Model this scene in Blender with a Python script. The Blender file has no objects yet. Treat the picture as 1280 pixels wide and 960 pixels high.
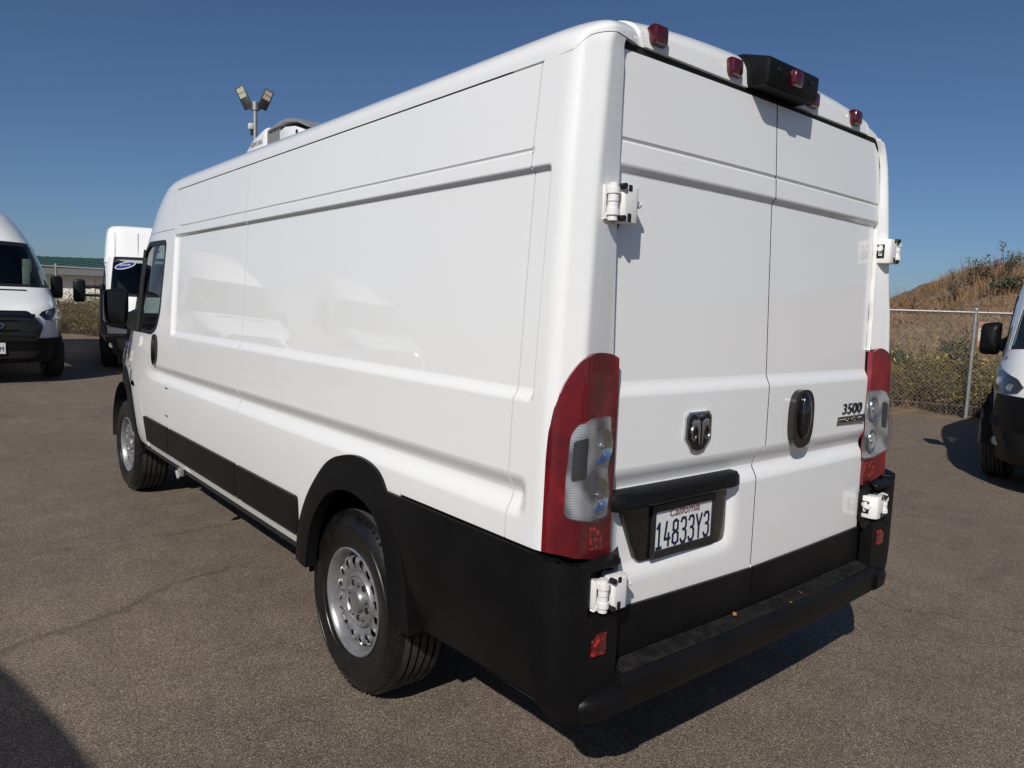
import bpy, bmesh, math, random
import numpy as np
from mathutils import Vector, Matrix
random.seed(7); RNG = np.random.default_rng(7)
S = bpy.context.scene
COL = S.collection
PI = math.pi

# ------------------------------------------------------------------ camera, sky, sun, exposure
cam = bpy.data.objects.new('camera', bpy.data.cameras.new('camera')); COL.objects.link(cam)
yaw, pit, rol = 0.6964, -0.1026, 0.0361
fw = Vector((math.sin(yaw)*math.cos(pit), math.cos(yaw)*math.cos(pit), math.sin(pit)))
r0 = Vector((math.cos(yaw), -math.sin(yaw), 0)); u0 = r0.cross(fw)
rt = math.cos(rol)*r0 + math.sin(rol)*u0; up = -math.sin(rol)*r0 + math.cos(rol)*u0
M = Matrix((rt, up, -fw)).transposed().to_4x4(); M.translation = (-2.3282, -2.6291, 1.569)
cam.matrix_world = M
cam.data.sensor_width = 36.0; cam.data.lens = 36.0*911.93/1280
cam.data.clip_start = 0.05; cam.data.clip_end = 4000
S.camera = cam

SUN = Vector((-1.05, -0.70, 1.0)).normalized()          # towards the sun
elev = math.asin(SUN.z); azim = math.atan2(SUN.x, SUN.y)
w = bpy.data.worlds.new('World'); S.world = w; w.use_nodes = True
nt = w.node_tree; bg = nt.nodes['Background']
sky = nt.nodes.new('ShaderNodeTexSky'); sky.sky_type = 'NISHITA'; sky.sun_disc = False
sky.sun_elevation = elev; sky.sun_rotation = azim
sky.altitude = 50; sky.air_density = 0.80; sky.dust_density = 0.9; sky.ozone_density = 7.0
nt.links.new(sky.outputs[0], bg.inputs[0]); bg.inputs[1].default_value = 0.062
sl = bpy.data.lights.new('sun', 'SUN'); sl.energy = 3.6; sl.angle = math.radians(0.5); sl.color = (1.0, 0.955, 0.89)
so = bpy.data.objects.new('sun', sl); COL.objects.link(so)
so.rotation_euler = SUN.to_track_quat('Z', 'Y').to_euler(); so.location = SUN*30
S.view_settings.view_transform = 'Standard'; S.view_settings.look = 'None'
S.view_settings.exposure = 0.10; S.view_settings.gamma = 1.0
S.render.engine = 'CYCLES'
try:
    S.cycles.max_bounces = 8; S.cycles.transparent_max_bounces = 16
except Exception: pass

# ------------------------------------------------------------------ materials
def mat(name, col=(.8,.8,.8), rough=.5, metal=0., coat=0., coatr=.03, spec=.5):
    m = bpy.data.materials.new(name); m.use_nodes = True
    b = m.node_tree.nodes['Principled BSDF']
    b.inputs['Base Color'].default_value = (*col, 1); b.inputs['Roughness'].default_value = rough
    b.inputs['Metallic'].default_value = metal; b.inputs['Coat Weight'].default_value = coat
    b.inputs['Coat Roughness'].default_value = coatr; b.inputs['Specular IOR Level'].default_value = spec
    return m
def nd(m, t, **k):
    n = m.node_tree.nodes.new(t)
    for a, v in k.items(): setattr(n, a, v)
    return n
def lk(m, a, b): m.node_tree.links.new(a, b)
def P_(m): return m.node_tree.nodes['Principled BSDF']
def noise(m, scale, detail=4, rough=.55, coord='Object', dist=0.):
    tc = nd(m, 'ShaderNodeTexCoord'); n = nd(m, 'ShaderNodeTexNoise')
    n.inputs['Scale'].default_value = scale; n.inputs['Detail'].default_value = detail
    n.inputs['Roughness'].default_value = rough; n.inputs['Distortion'].default_value = dist
    lk(m, tc.outputs[coord], n.inputs['Vector']); return n
def ramp(m, src, stops):
    r = nd(m, 'ShaderNodeValToRGB'); e = r.color_ramp.elements
    while len(e) < len(stops): e.new(.5)
    for i, (p, c) in enumerate(stops):
        e[i].position = p; e[i].color = (*c, 1) if len(c) == 3 else c
    lk(m, src, r.inputs['Fac']); return r
def bump(m, src, strength, dist=.01, into='Normal'):
    b = nd(m, 'ShaderNodeBump'); b.inputs['Strength'].default_value = strength; b.inputs['Distance'].default_value = dist
    lk(m, src, b.inputs['Height']); lk(m, b.outputs['Normal'], P_(m).inputs[into]); return b

def paint(name, a, b_):
    m = mat(name, a, .45, coat=1., coatr=.02, spec=.12)
    n = noise(m, 1.3, 3); r = ramp(m, n.outputs['Fac'], [(.35, a), (.7, b_)]); lk(m, r.outputs[0], P_(m).inputs['Base Color'])
    tc = nd(m, 'ShaderNodeTexCoord'); sp = nd(m, 'ShaderNodeSeparateXYZ'); lk(m, tc.outputs['Object'], sp.inputs[0])
    mr = nd(m, 'ShaderNodeMapRange'); lk(m, sp.outputs['Z'], mr.inputs[0]); mr.inputs[1].default_value = 1.0; mr.inputs[2].default_value = .45; mr.inputs[3].default_value = 0.; mr.inputs[4].default_value = .34
    ng = noise(m, 9, 8, .7); mg = nd(m, 'ShaderNodeMath', operation='MULTIPLY'); lk(m, mr.outputs[0], mg.inputs[0]); lk(m, ng.outputs['Fac'], mg.inputs[1])
    mx = nd(m, 'ShaderNodeMix', data_type='RGBA'); lk(m, mg.outputs[0], mx.inputs[0]); lk(m, r.outputs[0], mx.inputs[6]); mx.inputs[7].default_value = (.46,.40,.33,1); lk(m, mx.outputs[2], P_(m).inputs['Base Color'])
    n3 = noise(m, 5.0, 6, .65); r3 = ramp(m, n3.outputs['Fac'], [(.35,(.008,)*3),(.8,(.04,)*3)]); lk(m, r3.outputs[0], P_(m).inputs['Coat Roughness'])
    n2 = noise(m, 2.2, 1); bump(m, n2.outputs['Fac'], .05, .01, 'Coat Normal')       # slight orange-peel waviness of pressed sheet
    return m
WHITE = paint('white_paint', (.82,.82,.805), (.80,.80,.78))
WHITE2 = mat('white_hinge_paint', (.78,.77,.74), .45, coat=.3)
BLACK = mat('textured_black_plastic', (.006,.006,.0064), .42, spec=.22)
_n = noise(BLACK, 900, 2); bump(BLACK, _n.outputs['Fac'], .25, .0008)
_n = noise(BLACK, 5, 5); _r = ramp(BLACK, _n.outputs['Fac'], [(.3,(.0040,.0040,.0044)),(.75,(.0085,.0082,.0085))]); lk(BLACK, _r.outputs[0], P_(BLACK).inputs['Base Color'])
GLOSSBLK = mat('gloss_black', (.006,.006,.007), .12, coat=.6)
DARK = mat('shadowed_gap_rubber', (.006,.006,.006), .8)
SEAL = mat('window_rubber', (.010,.010,.011), .5)
UNDER = mat('underbody', (.012,.011,.011), .85)
TYRE = mat('tyre_rubber', (.010,.010,.0105), .42, spec=.5)
_n = noise(TYRE, 14, 5); _r = ramp(TYRE, _n.outputs['Fac'], [(.35,(.005,.005,.005)),(.7,(.011,.0105,.010))]); lk(TYRE, _r.outputs[0], P_(TYRE).inputs['Base Color'])
_r2 = ramp(TYRE, _n.outputs['Fac'], [(.3,(.22,)*3),(.7,(.5,)*3)]); lk(TYRE, _r2.outputs[0], P_(TYRE).inputs['Roughness'])
TREAD = mat('tyre_tread', (.045,.038,.033), .9)
_n = noise(TREAD, 60, 3); _r = ramp(TREAD, _n.outputs['Fac'], [(.3,(.028,.024,.021)),(.7,(.06,.05,.043))]); lk(TREAD, _r.outputs[0], P_(TREAD).inputs['Base Color'])
SILVER = mat('silver_wheel_paint', (.30,.30,.31), .36, metal=.55)
_n = noise(SILVER, 12, 5); _r = ramp(SILVER, _n.outputs['Fac'], [(.3,(.22,.22,.225)),(.7,(.36,.36,.37))]); lk(SILVER, _r.outputs[0], P_(SILVER).inputs['Base Color'])
CHROME = mat('chrome', (.62,.64,.66), .12, metal=1.)
DKCHROME = mat('dark_chrome', (.10,.105,.11), .22, metal=1.)
GALV = mat('galvanised_steel', (.36,.36,.355), .5, metal=.6)
_n = noise(GALV, 25, 4); _r = ramp(GALV, _n.outputs['Fac'], [(.3,(.28,.275,.27)),(.7,(.43,.425,.42))]); lk(GALV, _r.outputs[0], P_(GALV).inputs['Base Color'])
RED = mat('red_lens', (.15,.003,.008), .3, coat=1., coatr=.02)
_v = nd(RED, 'ShaderNodeTexVoronoi'); _tc = nd(RED, 'ShaderNodeTexCoord'); _v.inputs['Scale'].default_value = 130
_mp = nd(RED, 'ShaderNodeMapping'); _mp.inputs['Scale'].default_value = (1,1,1.6); lk(RED, _tc.outputs['Object'], _mp.inputs['Vector']); lk(RED, _mp.outputs[0], _v.inputs['Vector'])
_nr = noise(RED, 7, 3, dist=.5); _r = ramp(RED, _nr.outputs['Fac'], [(.36,(.085,.001,.004)),(.55,(.15,.002,.007)),(.72,(.26,.006,.014))]); lk(RED, _r.outputs[0], P_(RED).inputs['Base Color'])
_wr = nd(RED, 'ShaderNodeTexWave'); _wr.bands_direction = 'Z'; _wr.inputs['Scale'].default_value = 60; lk(RED, _tc.outputs['Object'], _wr.inputs['Vector']); bump(RED, _wr.outputs['Fac'], .12, .003)
REDD = mat('dark_red_lens', (.060,.002,.005), .18, coat=.7, coatr=.03)
_n = noise(REDD, 60, 2); bump(REDD, _n.outputs['Fac'], .3, .004)
REDB = mat('bright_red_reflector', (.42,.012,.015), .25, coat=1.)
_v = nd(REDB, 'ShaderNodeTexVoronoi'); _tc = nd(REDB, 'ShaderNodeTexCoord'); _v.inputs['Scale'].default_value = 60; lk(REDB, _tc.outputs['Object'], _v.inputs['Vector'])
_r = ramp(REDB, _v.outputs['Distance'], [(.15,(.62,.03,.03)),(.55,(.10,.002,.004))]); lk(REDB, _r.outputs[0], P_(REDB).inputs['Base Color'])
bump(REDB, _v.outputs['Distance'], .8, .004)
FACET = mat('faceted_reflector', (.62,.63,.65), .2, metal=.6)
_tc = nd(FACET, 'ShaderNodeTexCoord'); _w = nd(FACET, 'ShaderNodeTexWave'); _w.bands_direction = 'Z'; _w.inputs['Scale'].default_value = 44; _w.inputs['Distortion'].default_value = 1.0; _w.inputs['Detail'].default_value = 1
lk(FACET, _tc.outputs['Object'], _w.inputs['Vector']); bump(FACET, _w.outputs['Fac'], .14, .004)
_n = noise(FACET, 14, 0); _r = ramp(FACET, _n.outputs['Fac'], [(.36,(.26,.27,.28)),(.5,(.52,.53,.55)),(.64,(.76,.77,.79))]); lk(FACET, _r.outputs[0], P_(FACET).inputs['Base Color'])
def glass(name, tint, gl=.10):
    m = bpy.data.materials.new(name); m.use_nodes = True; t = m.node_tree; t.nodes.clear()
    o = t.nodes.new('ShaderNodeOutputMaterial'); mx = t.nodes.new('ShaderNodeMixShader'); tr = t.nodes.new('ShaderNodeBsdfTransparent')
    g = t.nodes.new('ShaderNodeBsdfGlossy'); lw = t.nodes.new('ShaderNodeLayerWeight'); lw.inputs[0].default_value = .5; pw = t.nodes.new('ShaderNodeMath'); pw.operation = 'POWER'; pw.inputs[1].default_value = 5.; t.links.new(lw.outputs['Facing'], pw.inputs[0]); f = t.nodes.new('ShaderNodeMath'); f.operation = 'MULTIPLY_ADD'; f.inputs[1].default_value = .92; f.inputs[2].default_value = .05; t.links.new(pw.outputs[0], f.inputs[0])
    g.inputs['Roughness'].default_value = .02; tr.inputs[0].default_value = (*tint, 1)
    t.links.new(f.outputs[0], mx.inputs[0]); t.links.new(tr.outputs[0], mx.inputs[1]); t.links.new(g.outputs[0], mx.inputs[2]); t.links.new(mx.outputs[0], o.inputs[0])
    return m
GLASS = glass('tinted_window_glass', (.52,.60,.57))
LENS = glass('clear_lens', (.93,.94,.95))
MIRROR = mat('mirror_glass', (.16,.17,.20), .03, metal=1.)
SEATM = mat('seat_cloth', (.035,.035,.037), .9)
PALE = mat('pale_reflection', (.36,.40,.37), .7)
PLATEW = mat('plate_white', (.72,.72,.71), .45)
PLATEB = mat('plate_blue', (.008,.012,.045), .5)
PLATER = mat('plate_script_red', (.16,.03,.04), .5)
FRAMEM = mat('plate_frame_plastic', (.020,.019,.018), .4)
SHADE = mat('lamp_inner_grey', (.045,.047,.050), .25)
GREY = mat('grey_grille', (.22,.22,.235), .55)
STICK = mat('sticker_blue', (.02,.03,.20), .4)
AMBER = mat('amber_lens', (.45,.14,.03), .15, coat=1.)

# ------------------------------------------------------------------ object helpers
def link(name, bm, m, parent=None, smooth=None):
    me = bpy.data.meshes.new(name); bm.to_mesh(me); bm.free()
    for mm in (m if isinstance(m, (list, tuple)) else [m]): me.materials.append(mm)
    if smooth is not None:
        me.polygons.foreach_set('use_smooth', [True]*len(me.polygons))
        me.set_sharp_from_angle(angle=math.radians(smooth))
    o = bpy.data.objects.new(name, me); COL.objects.link(o)
    if parent: o.parent = parent
    return o
def tag(o, label=None, cat=None, group=None, kind=None):
    if label: o['label'] = label
    if cat: o['category'] = cat
    if group: o['group'] = group
    if kind: o['kind'] = kind
    return o
def thing(name, label, cat, loc=(0,0,0), rz=0., group=None):
    o = bpy.data.objects.new(name, None); COL.objects.link(o); o.location = loc; o.rotation_euler = (0,0,rz)
    o.empty_display_size = .2
    return tag(o, label, cat, group)
def copy_tree(o, parent=None, skip=()):
    c = o.copy(); COL.objects.link(c); c.parent = parent
    for ch in list(o.children):
        if ch.name.split('.')[0] in skip: continue
        copy_tree(ch, c, skip)
    return c
def box(bm, c, s, bev=0., rot=None):
    r = bmesh.ops.create_cube(bm, size=1.0); vs = r['verts']
    bmesh.ops.scale(bm, vec=s, verts=vs)
    if bev > 0:
        es = list({e for v in vs for e in v.link_edges})
        rb = bmesh.ops.bevel(bm, geom=es, offset=bev, segments=2, affect='EDGES', profile=.5)
        vs = list({v for f in rb['faces'] for v in f.verts} | {v for v in vs if v.is_valid})
    if rot is not None: bmesh.ops.rotate(bm, cent=(0,0,0), matrix=rot, verts=vs)
    bmesh.ops.translate(bm, vec=c, verts=vs); return vs
def rod(bm, a, b, r1, r2=None, n=12, caps=True):
    a = Vector(a); b = Vector(b); r2 = r1 if r2 is None else r2; d = b-a
    x = bmesh.ops.create_cone(bm, cap_ends=caps, segments=n, radius1=r1, radius2=r2, depth=d.length)
    q = d.to_track_quat('Z', 'Y').to_matrix().to_4x4(); q.translation = (a+b)/2
    bmesh.ops.transform(bm, matrix=q, verts=x['verts']); return x['verts']
def loft(bm, rings, close=True, cap=True):
    vs = [[bm.verts.new(p) for p in r] for r in rings]; n = len(rings[0])
    for A, B in zip(vs, vs[1:]):
        for i in range(n if close else n-1):
            j = (i+1) % n; bm.faces.new((A[i], A[j], B[j], B[i]))
    if cap: bm.faces.new(vs[0][::-1]); bm.faces.new(vs[-1])
    return vs
def prism(bm, poly, y0, y1, ax='y', bev=0.):
    """poly in the plane across axis ax, extruded from y0 to y1 along it"""
    def pt(a, b, t): return {'y': (a,t,b), 'x': (t,a,b), 'z': (a,b,t)}[ax]
    lo = [bm.verts.new(pt(a, b, y0)) for a, b in poly]; hi = [bm.verts.new(pt(a, b, y1)) for a, b in poly]
    fs = [bm.faces.new(lo), bm.faces.new(hi[::-1])]; n = len(poly)
    for i in range(n): fs.append(bm.faces.new((lo[i], lo[(i+1) % n], hi[(i+1) % n], hi[i])))
    bmesh.ops.recalc_face_normals(bm, faces=fs)
    if bev: bmesh.ops.bevel(bm, geom=list({e for f in fs[:2] for e in f.edges}), offset=bev, segments=2, affect='EDGES', profile=.5)
def rpoly(pts, r, n=4):
    out = []; N = len(pts)
    for i in range(N):
        p = Vector(pts[i]); a = Vector(pts[i-1])-p; b = Vector(pts[(i+1) % N])-p
        rr = min(r, a.length*.45, b.length*.45); A = p+a.normalized()*rr; B = p+b.normalized()*rr
        for k in range(n+1):
            t = k/n; q = A*(1-t)**2 + p*2*t*(1-t) + B*t*t; out.append((q.x, q.y))
    return out
def dens(poly, d=.05):
    out = []
    for i in range(len(poly)):
        a = poly[i]; b = poly[(i+1) % len(poly)]; L = math.hypot(b[0]-a[0], b[1]-a[1]); n = max(1, int(L/d))
        out += [(a[0]+(b[0]-a[0])*k/n, a[1]+(b[1]-a[1])*k/n) for k in range(n)]
    return out
def frange(a, b, s):
    n = max(1, int(round((b-a)/s))); return [a+(b-a)*i/n for i in range(n+1)]
def patch(name, polys, fn, m, parent, us=(), vs=(), off=0., edge=.012, sg=1, smooth=50, soft=0.):
    """a panel cut from the surface fn(u,v): 2-D outline, subdivided, mapped, with a returned edge"""
    bm = bmesh.new()
    if isinstance(polys[0][0], (int, float)): polys = [polys]
    for p in polys: bm.faces.new([bm.verts.new((a, b, 0)) for a, b in p])
    for u in us: bmesh.ops.bisect_plane(bm, geom=bm.verts[:]+bm.edges[:]+bm.faces[:], plane_co=(u,0,0), plane_no=(1,0,0), dist=1e-5)
    for v in vs: bmesh.ops.bisect_plane(bm, geom=bm.verts[:]+bm.edges[:]+bm.faces[:], plane_co=(0,v,0), plane_no=(0,1,0), dist=1e-5)
    bmesh.ops.remove_doubles(bm, verts=bm.verts[:], dist=2e-5)
    bmesh.ops.dissolve_degenerate(bm, edges=bm.edges[:], dist=1e-6)
    main = set(bm.faces[:]); deep = set()
    if edge:
        be = [e for e in bm.edges if len(e.link_faces) == 1]
        r = bmesh.ops.extrude_edge_only(bm, edges=be)
        deep = {g for g in r['geom'] if isinstance(g, bmesh.types.BMVert)}
    h = 1e-4; cache = {}
    for v in bm.verts:
        u_, v_ = v.co.x, v.co.y; k = (round(u_, 6), round(v_, 6))
        if k not in cache:
            p = Vector(fn(u_, v_)); du = Vector(fn(u_+h, v_))-Vector(fn(u_-h, v_)); dv = Vector(fn(u_, v_+h))-Vector(fn(u_, v_-h))
            n = du.cross(dv)*sg; n = n.normalized() if n.length > 1e-14 else Vector((0,0,1)); cache[k] = (p, n)
        p, n = cache[k]; v.co = p + n*(off - (edge if v in deep else 0))
    bm.normal_update()
    for f in bm.faces:
        if f in main:
            c = f.calc_center_median(); n = Vector((0,0,0))
        f.smooth = True
    # consistent outward normals: look at one face of the sheet
    bmesh.ops.recalc_face_normals(bm, faces=bm.faces[:])
    mf = max(main, key=lambda f: f.calc_area()); c0 = mf.verts[0]
    # direction test against the analytic normal nearest to that face
    best = min(cache.values(), key=lambda pn: (pn[0]-mf.calc_center_median()).length)
    if mf.normal.dot(best[1]) < 0: bmesh.ops.reverse_faces(bm, faces=bm.faces[:])
    o = link(name, bm, m, parent, smooth)
    if m.name == 'white_paint': md = o.modifiers.new('weighted_normal', 'WEIGHTED_NORMAL'); md.keep_sharp = True; md.weight = 80
    return o
_fontcache = {}
def text_bm(s, size, depth=.002, sx=1., shear=0.):
    c = bpy.data.curves.new('t', 'FONT'); c.body = s; c.size = size; c.extrude = depth; c.align_x = 'CENTER'; c.align_y = 'CENTER'; c.shear = shear
    o = bpy.data.objects.new('t', c); COL.objects.link(o)
    me = bpy.data.meshes.new_from_object(o.evaluated_get(bpy.context.evaluated_depsgraph_get()))
    bpy.data.objects.remove(o); bpy.data.curves.remove(c)
    bm = bmesh.new(); bm.from_mesh(me); bpy.data.meshes.remove(me)
    bmesh.ops.scale(bm, vec=(sx,1,1), verts=bm.verts[:]); return bm
def place(bm, xa, ya, loc):
    xa = Vector(xa).normalized(); ya = Vector(ya).normalized(); za = xa.cross(ya)
    Mx = Matrix((xa, ya, za)).transposed().to_4x4(); Mx.translation = loc
    bmesh.ops.transform(bm, matrix=Mx, verts=bm.verts[:]); return bm

def lerp_tab(t, x):
    if x <= t[0][0]: return t[0][1]
    for (a, b), (c, d) in zip(t, t[1:]):
        if x <= c: return b+(d-b)*(x-a)/(c-a)
    return t[-1][1]
def sst(a, b, x):
    t = min(1., max(0., (x-a)/(b-a))); return t*t*(3-2*t)

# ------------------------------------------------------------------ ground, lot, hill
def gz(x, y): return 0.032*max(0., y-5.5) if y < 24 else 0.032*18.5
F0 = Vector((11.44, 1.84)); FD = Vector((-.499, .8666)).normalized(); FN = Vector((FD.y, -FD.x))
def fa(x, y):
    p = Vector((x, y))-F0; return p.dot(FD), p.dot(FN)
def terr(x, y):
    a, s = fa(x, y)
    z = gz(x, y)-.006
    if s > .2:
        H = lerp_tab([(-30,3.6),(-9,3.9),(-5,3.5),(-2.84,3.0),(-2.1,2.85),(-1.4,2.35),(-.6,1.95),(0,1.72),(2,1.3),(5,.8),(9,.3),(13,.0)], a)
        z += H*sst(.6, 10.5, s)*(1-.5*sst(18, 40, s)) + .12*math.sin(x*1.3+y*.7)*sst(2, 8, s)*min(1, H) + .07*math.sin(3.1*x-1.7*y)*sst(2, 6, s)*min(1, H)
        z += .05*sst(.2, 1.2, s)
    return z
ASPH = mat('worn_asphalt', (.15,.125,.105), .85, spec=.25)
_tc = nd(ASPH, 'ShaderNodeTexCoord')
def _nz(s, d=4, r=.6):
    n = nd(ASPH, 'ShaderNodeTexNoise'); n.inputs['Scale'].default_value = s; n.inputs['Detail'].default_value = d; n.inputs['Roughness'].default_value = r
    lk(ASPH, _tc.outputs['Object'], n.inputs['Vector']); return n
def _mul(a, b, f=1.):
    mx = nd(ASPH, 'ShaderNodeMix', data_type='RGBA', blend_type='MULTIPLY'); mx.inputs[0].default_value = f
    lk(ASPH, a, mx.inputs[6]); lk(ASPH, b, mx.inputs[7]); return mx.outputs[2]
_v = nd(ASPH, 'ShaderNodeTexVoronoi'); _v.inputs['Scale'].default_value = 310; lk(ASPH, _tc.outputs['Object'], _v.inputs['Vector'])
_vr = nd(ASPH, 'ShaderNodeSeparateColor'); lk(ASPH, _v.outputs['Color'], _vr.inputs[0])
_agg = ramp(ASPH, _vr.outputs[0], [(0.,(.065,.051,.039)),(.30,(.132,.104,.079)),(.60,(.203,.160,.122)),(.86,(.285,.230,.178)),(.965,(.50,.43,.35))])
_fine = ramp(ASPH, _nz(420, 3).outputs['Fac'], [(.3,(.74,)*3),(.7,(1.22,)*3)])
_big = ramp(ASPH, _nz(.55, 6, .6).outputs['Fac'], [(.3,(.84,.85,.87)),(.7,(1.12,1.09,1.05))])
_mid = ramp(ASPH, _nz(4.5, 5, .6).outputs['Fac'], [(.3,(.86,)*3),(.7,(1.12,)*3)])
_c = _mul(_mul(_mul(_agg.outputs[0], _fine.outputs[0]), _big.outputs[0]), _mid.outputs[0])
# darker drip and tyre trails
_wv = nd(ASPH, 'ShaderNodeTexNoise'); _wv.inputs['Scale'].default_value = .32; _wv.inputs['Detail'].default_value = 2; _wv.inputs['Distortion'].default_value = .6
_mp = nd(ASPH, 'ShaderNodeMapping'); _mp.inputs['Rotation'].default_value = (0,0,.5); _mp.inputs['Scale'].default_value = (.5,1.7,1); lk(ASPH, _tc.outputs['Object'], _mp.inputs['Vector']); lk(ASPH, _mp.outputs[0], _wv.inputs['Vector'])
_tr = ramp(ASPH, _wv.outputs['Fac'], [(.488,(1,1,1)),(.499,(.80,.80,.80)),(.503,(.80,.80,.80)),(.514,(1,1,1))])
_c = _mul(_c, _tr.outputs[0], .35)
TR = (((-2.5,.91),(-.65,1.74),.035,.30),((1.66,-.45),(2.12,-1.7),.03,.22),((-1.95,2.44),(-.62,2.46),.05,.13),((1.57,-1.0),(1.46,-1.8),.035,.14))
_gn = _nz(1.6, 4, .6); _gf = _nz(14, 3, .6)
def trail(p, q, wid, dark):
    """a faint dark drip or tyre trail on the asphalt between two ground points"""
    global _c
    p = Vector(p); q = Vector(q); d = (q-p).normalized(); nx, ny = -d.y, d.x; c = -(nx*p.x+ny*p.y); mid = (p+q)/2
    def vm(vec, k):
        n = nd(ASPH, 'ShaderNodeVectorMath', operation='DOT_PRODUCT'); lk(ASPH, _tc.outputs['Object'], n.inputs[0]); n.inputs[1].default_value = vec
        m_ = nd(ASPH, 'ShaderNodeMath', operation='ADD'); lk(ASPH, n.outputs['Value'], m_.inputs[0]); m_.inputs[1].default_value = k; return m_.outputs[0]
    def ma(op, a, b):
        m_ = nd(ASPH, 'ShaderNodeMath', operation=op)
        for i, x in enumerate((a, b)):
            if isinstance(x, (int, float)): m_.inputs[i].default_value = x
            else: lk(ASPH, x, m_.inputs[i])
        return m_.outputs[0]
    off = vm((nx, ny, 0), c); al = vm((d.x, d.y, 0), -(d.x*mid.x+d.y*mid.y))
    w1 = ma('MULTIPLY', ma('SUBTRACT', _gn.outputs['Fac'], .5), .55)
    ds = ma('ABSOLUTE', ma('ADD', off, w1), 0.)
    ds = ma('ADD', ds, ma('MULTIPLY', ma('SUBTRACT', _gf.outputs['Fac'], .5), wid*1.2))
    f = nd(ASPH, 'ShaderNodeMapRange', interpolation_type='SMOOTHSTEP'); lk(ASPH, ds, f.inputs[0]); f.inputs[1].default_value = 0.; f.inputs[2].default_value = wid; f.inputs[3].default_value = 1.; f.inputs[4].default_value = 0.
    g = nd(ASPH, 'ShaderNodeMapRange', interpolation_type='SMOOTHSTEP'); lk(ASPH, ma('ABSOLUTE', al, 0.), g.inputs[0]); L = (q-p).length/2; g.inputs[1].default_value = L*.7; g.inputs[2].default_value = L*1.15; g.inputs[3].default_value = dark; g.inputs[4].default_value = 0.
    k = ma('SUBTRACT', 1., ma('MULTIPLY', f.outputs[0], g.outputs[0])); cb_ = nd(ASPH, 'ShaderNodeCombineColor')
    for i in range(3): lk(ASPH, k, cb_.inputs[i])
    _c = _mul(_c, cb_.outputs[0])
for _t in TR: trail(*_t)
lk(ASPH, _c, P_(ASPH).inputs['Base Color'])
_b = nd(ASPH, 'ShaderNodeBump'); _b.inputs['Strength'].default_value = .8; _b.inputs['Distance'].default_value = .004
lk(ASPH, _v.outputs['Distance'], _b.inputs['Height']); lk(ASPH, _b.outputs[0], P_(ASPH).inputs['Normal'])
DIRT = mat('dry_dirt', (.24,.17,.11), .95, spec=.1)
_n = noise(DIRT, 3, 8, .65); _r = ramp(DIRT, _n.outputs['Fac'], [(.3,(.15,.105,.07)),(.55,(.24,.175,.115)),(.75,(.33,.25,.165))]); lk(DIRT, _r.outputs[0], P_(DIRT).inputs['Base Color'])
_n2 = noise(DIRT, 40, 6); bump(DIRT, _n2.outputs['Fac'], .7, .03)

def grid_obj(name, xs, ys, fz, m, keep=None):
    V = []; F = []; idx = {}
    for j, y in enumerate(ys):
        for i, x in enumerate(xs): V.append((x, y, fz(x, y)))
    n = len(xs)
    for j in range(len(ys)-1):
        for i in range(n-1):
            F.append((j*n+i, j*n+i+1, (j+1)*n+i+1, (j+1)*n+i))
    me = bpy.data.meshes.new(name); me.from_pydata(V, [], F); me.materials.append(m)
    me.polygons.foreach_set('use_smooth', [True]*len(F)); o = bpy.data.objects.new(name, me); COL.objects.link(o); return o
xs = [-1500,-600,-250,-100,-60] + frange(-40, 0, 4) + frange(.5, 50, .5) + [55,60,70,80,100,250,600,1500]
ys = [-1500,-600,-250,-100,-60] + frange(-30, -10, 2) + frange(-9.5, 40, .5) + [43,46,50,60,80,100,250,600,1500]
tag(grid_obj('terrain', xs, ys, terr, DIRT), kind='structure', label='dry dirt ground and hillside beyond the lot')
# the lot: a sheet in fence coordinates, ragged edge at the dirt
bm = bmesh.new(); av = [-120,-60,-30] + frange(-14, 30, .4) + [40,60,120]; rows = []
for a in av:
    e = -.30 + .10*math.sin(a*1.7) + .07*math.sin(a*4.1+1) + .05*random.uniform(-1, 1)
    r = []
    for s in [-140,-60,-30,-22,-18,-15,-12,-10,-8,-6,-4,-2,-1,e]:
        p = F0+FD*a+FN*s; r.append(bm.verts.new((p.x, p.y, gz(p.x, p.y)+.0)))
    rows.append(r)
for A, B in zip(rows, rows[1:]):
    for i in range(len(A)-1): bm.faces.new((A[i], A[i+1], B[i+1], B[i]))
bmesh.ops.recalc_face_normals(bm, faces=bm.faces[:])
if sum(f.normal.z for f in bm.faces) < 0: bmesh.ops.reverse_faces(bm, faces=bm.faces[:])
tag(link('parking_lot', bm, ASPH, None, 60), kind='structure', label='worn brownish asphalt parking lot')

# ------------------------------------------------------------------ the delivery van
RZ0, RH, RW = 2.24, .197, .966
WT = [(.40,.985),(.48,1.005),(.56,1.03),(.75,1.04),(.93,1.042),(1.1,1.036),(1.34,1.028),(1.6,1.015),(1.95,.994),(2.24,.966)]
def W(z):
    if z <= RZ0: return lerp_tab(WT, z)
    t = min(1., (z-RZ0)/RH); return RW*max(0., 1-t**2.6)**(1/2.6)
def yd(z): return lerp_tab([(.4,-1.25),(.7,-1.25),(1.36,-1.245),(1.98,-1.232),(2.30,-1.222)], z)
CORN = [(0,.14),(.0002,.06),(.0008,.042),(.0022,.030),(.005,.020),(.009,.012),(.014,.005),(.021,-.001),(.070,-.0265),(.075,-.0287),(.081,-.0302),(.088,-.0300),(.096,-.0285),(.13,-.0215),(.165,-.0135),(.195,-.0065),(.215,-.003)]
CORN_R = [(0,.14),(.0006,.085),(.002,.05),(.006,.026),(.012,.010),(.020,-.004),(.034,-.019),(.041,-.0235),(.050,-.0245),(.060,-.021)]
def xedge_r(z): return lerp_tab([(2.12,.769),(2.2,.753),(2.25,.735),(2.30,.700)], z)
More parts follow.
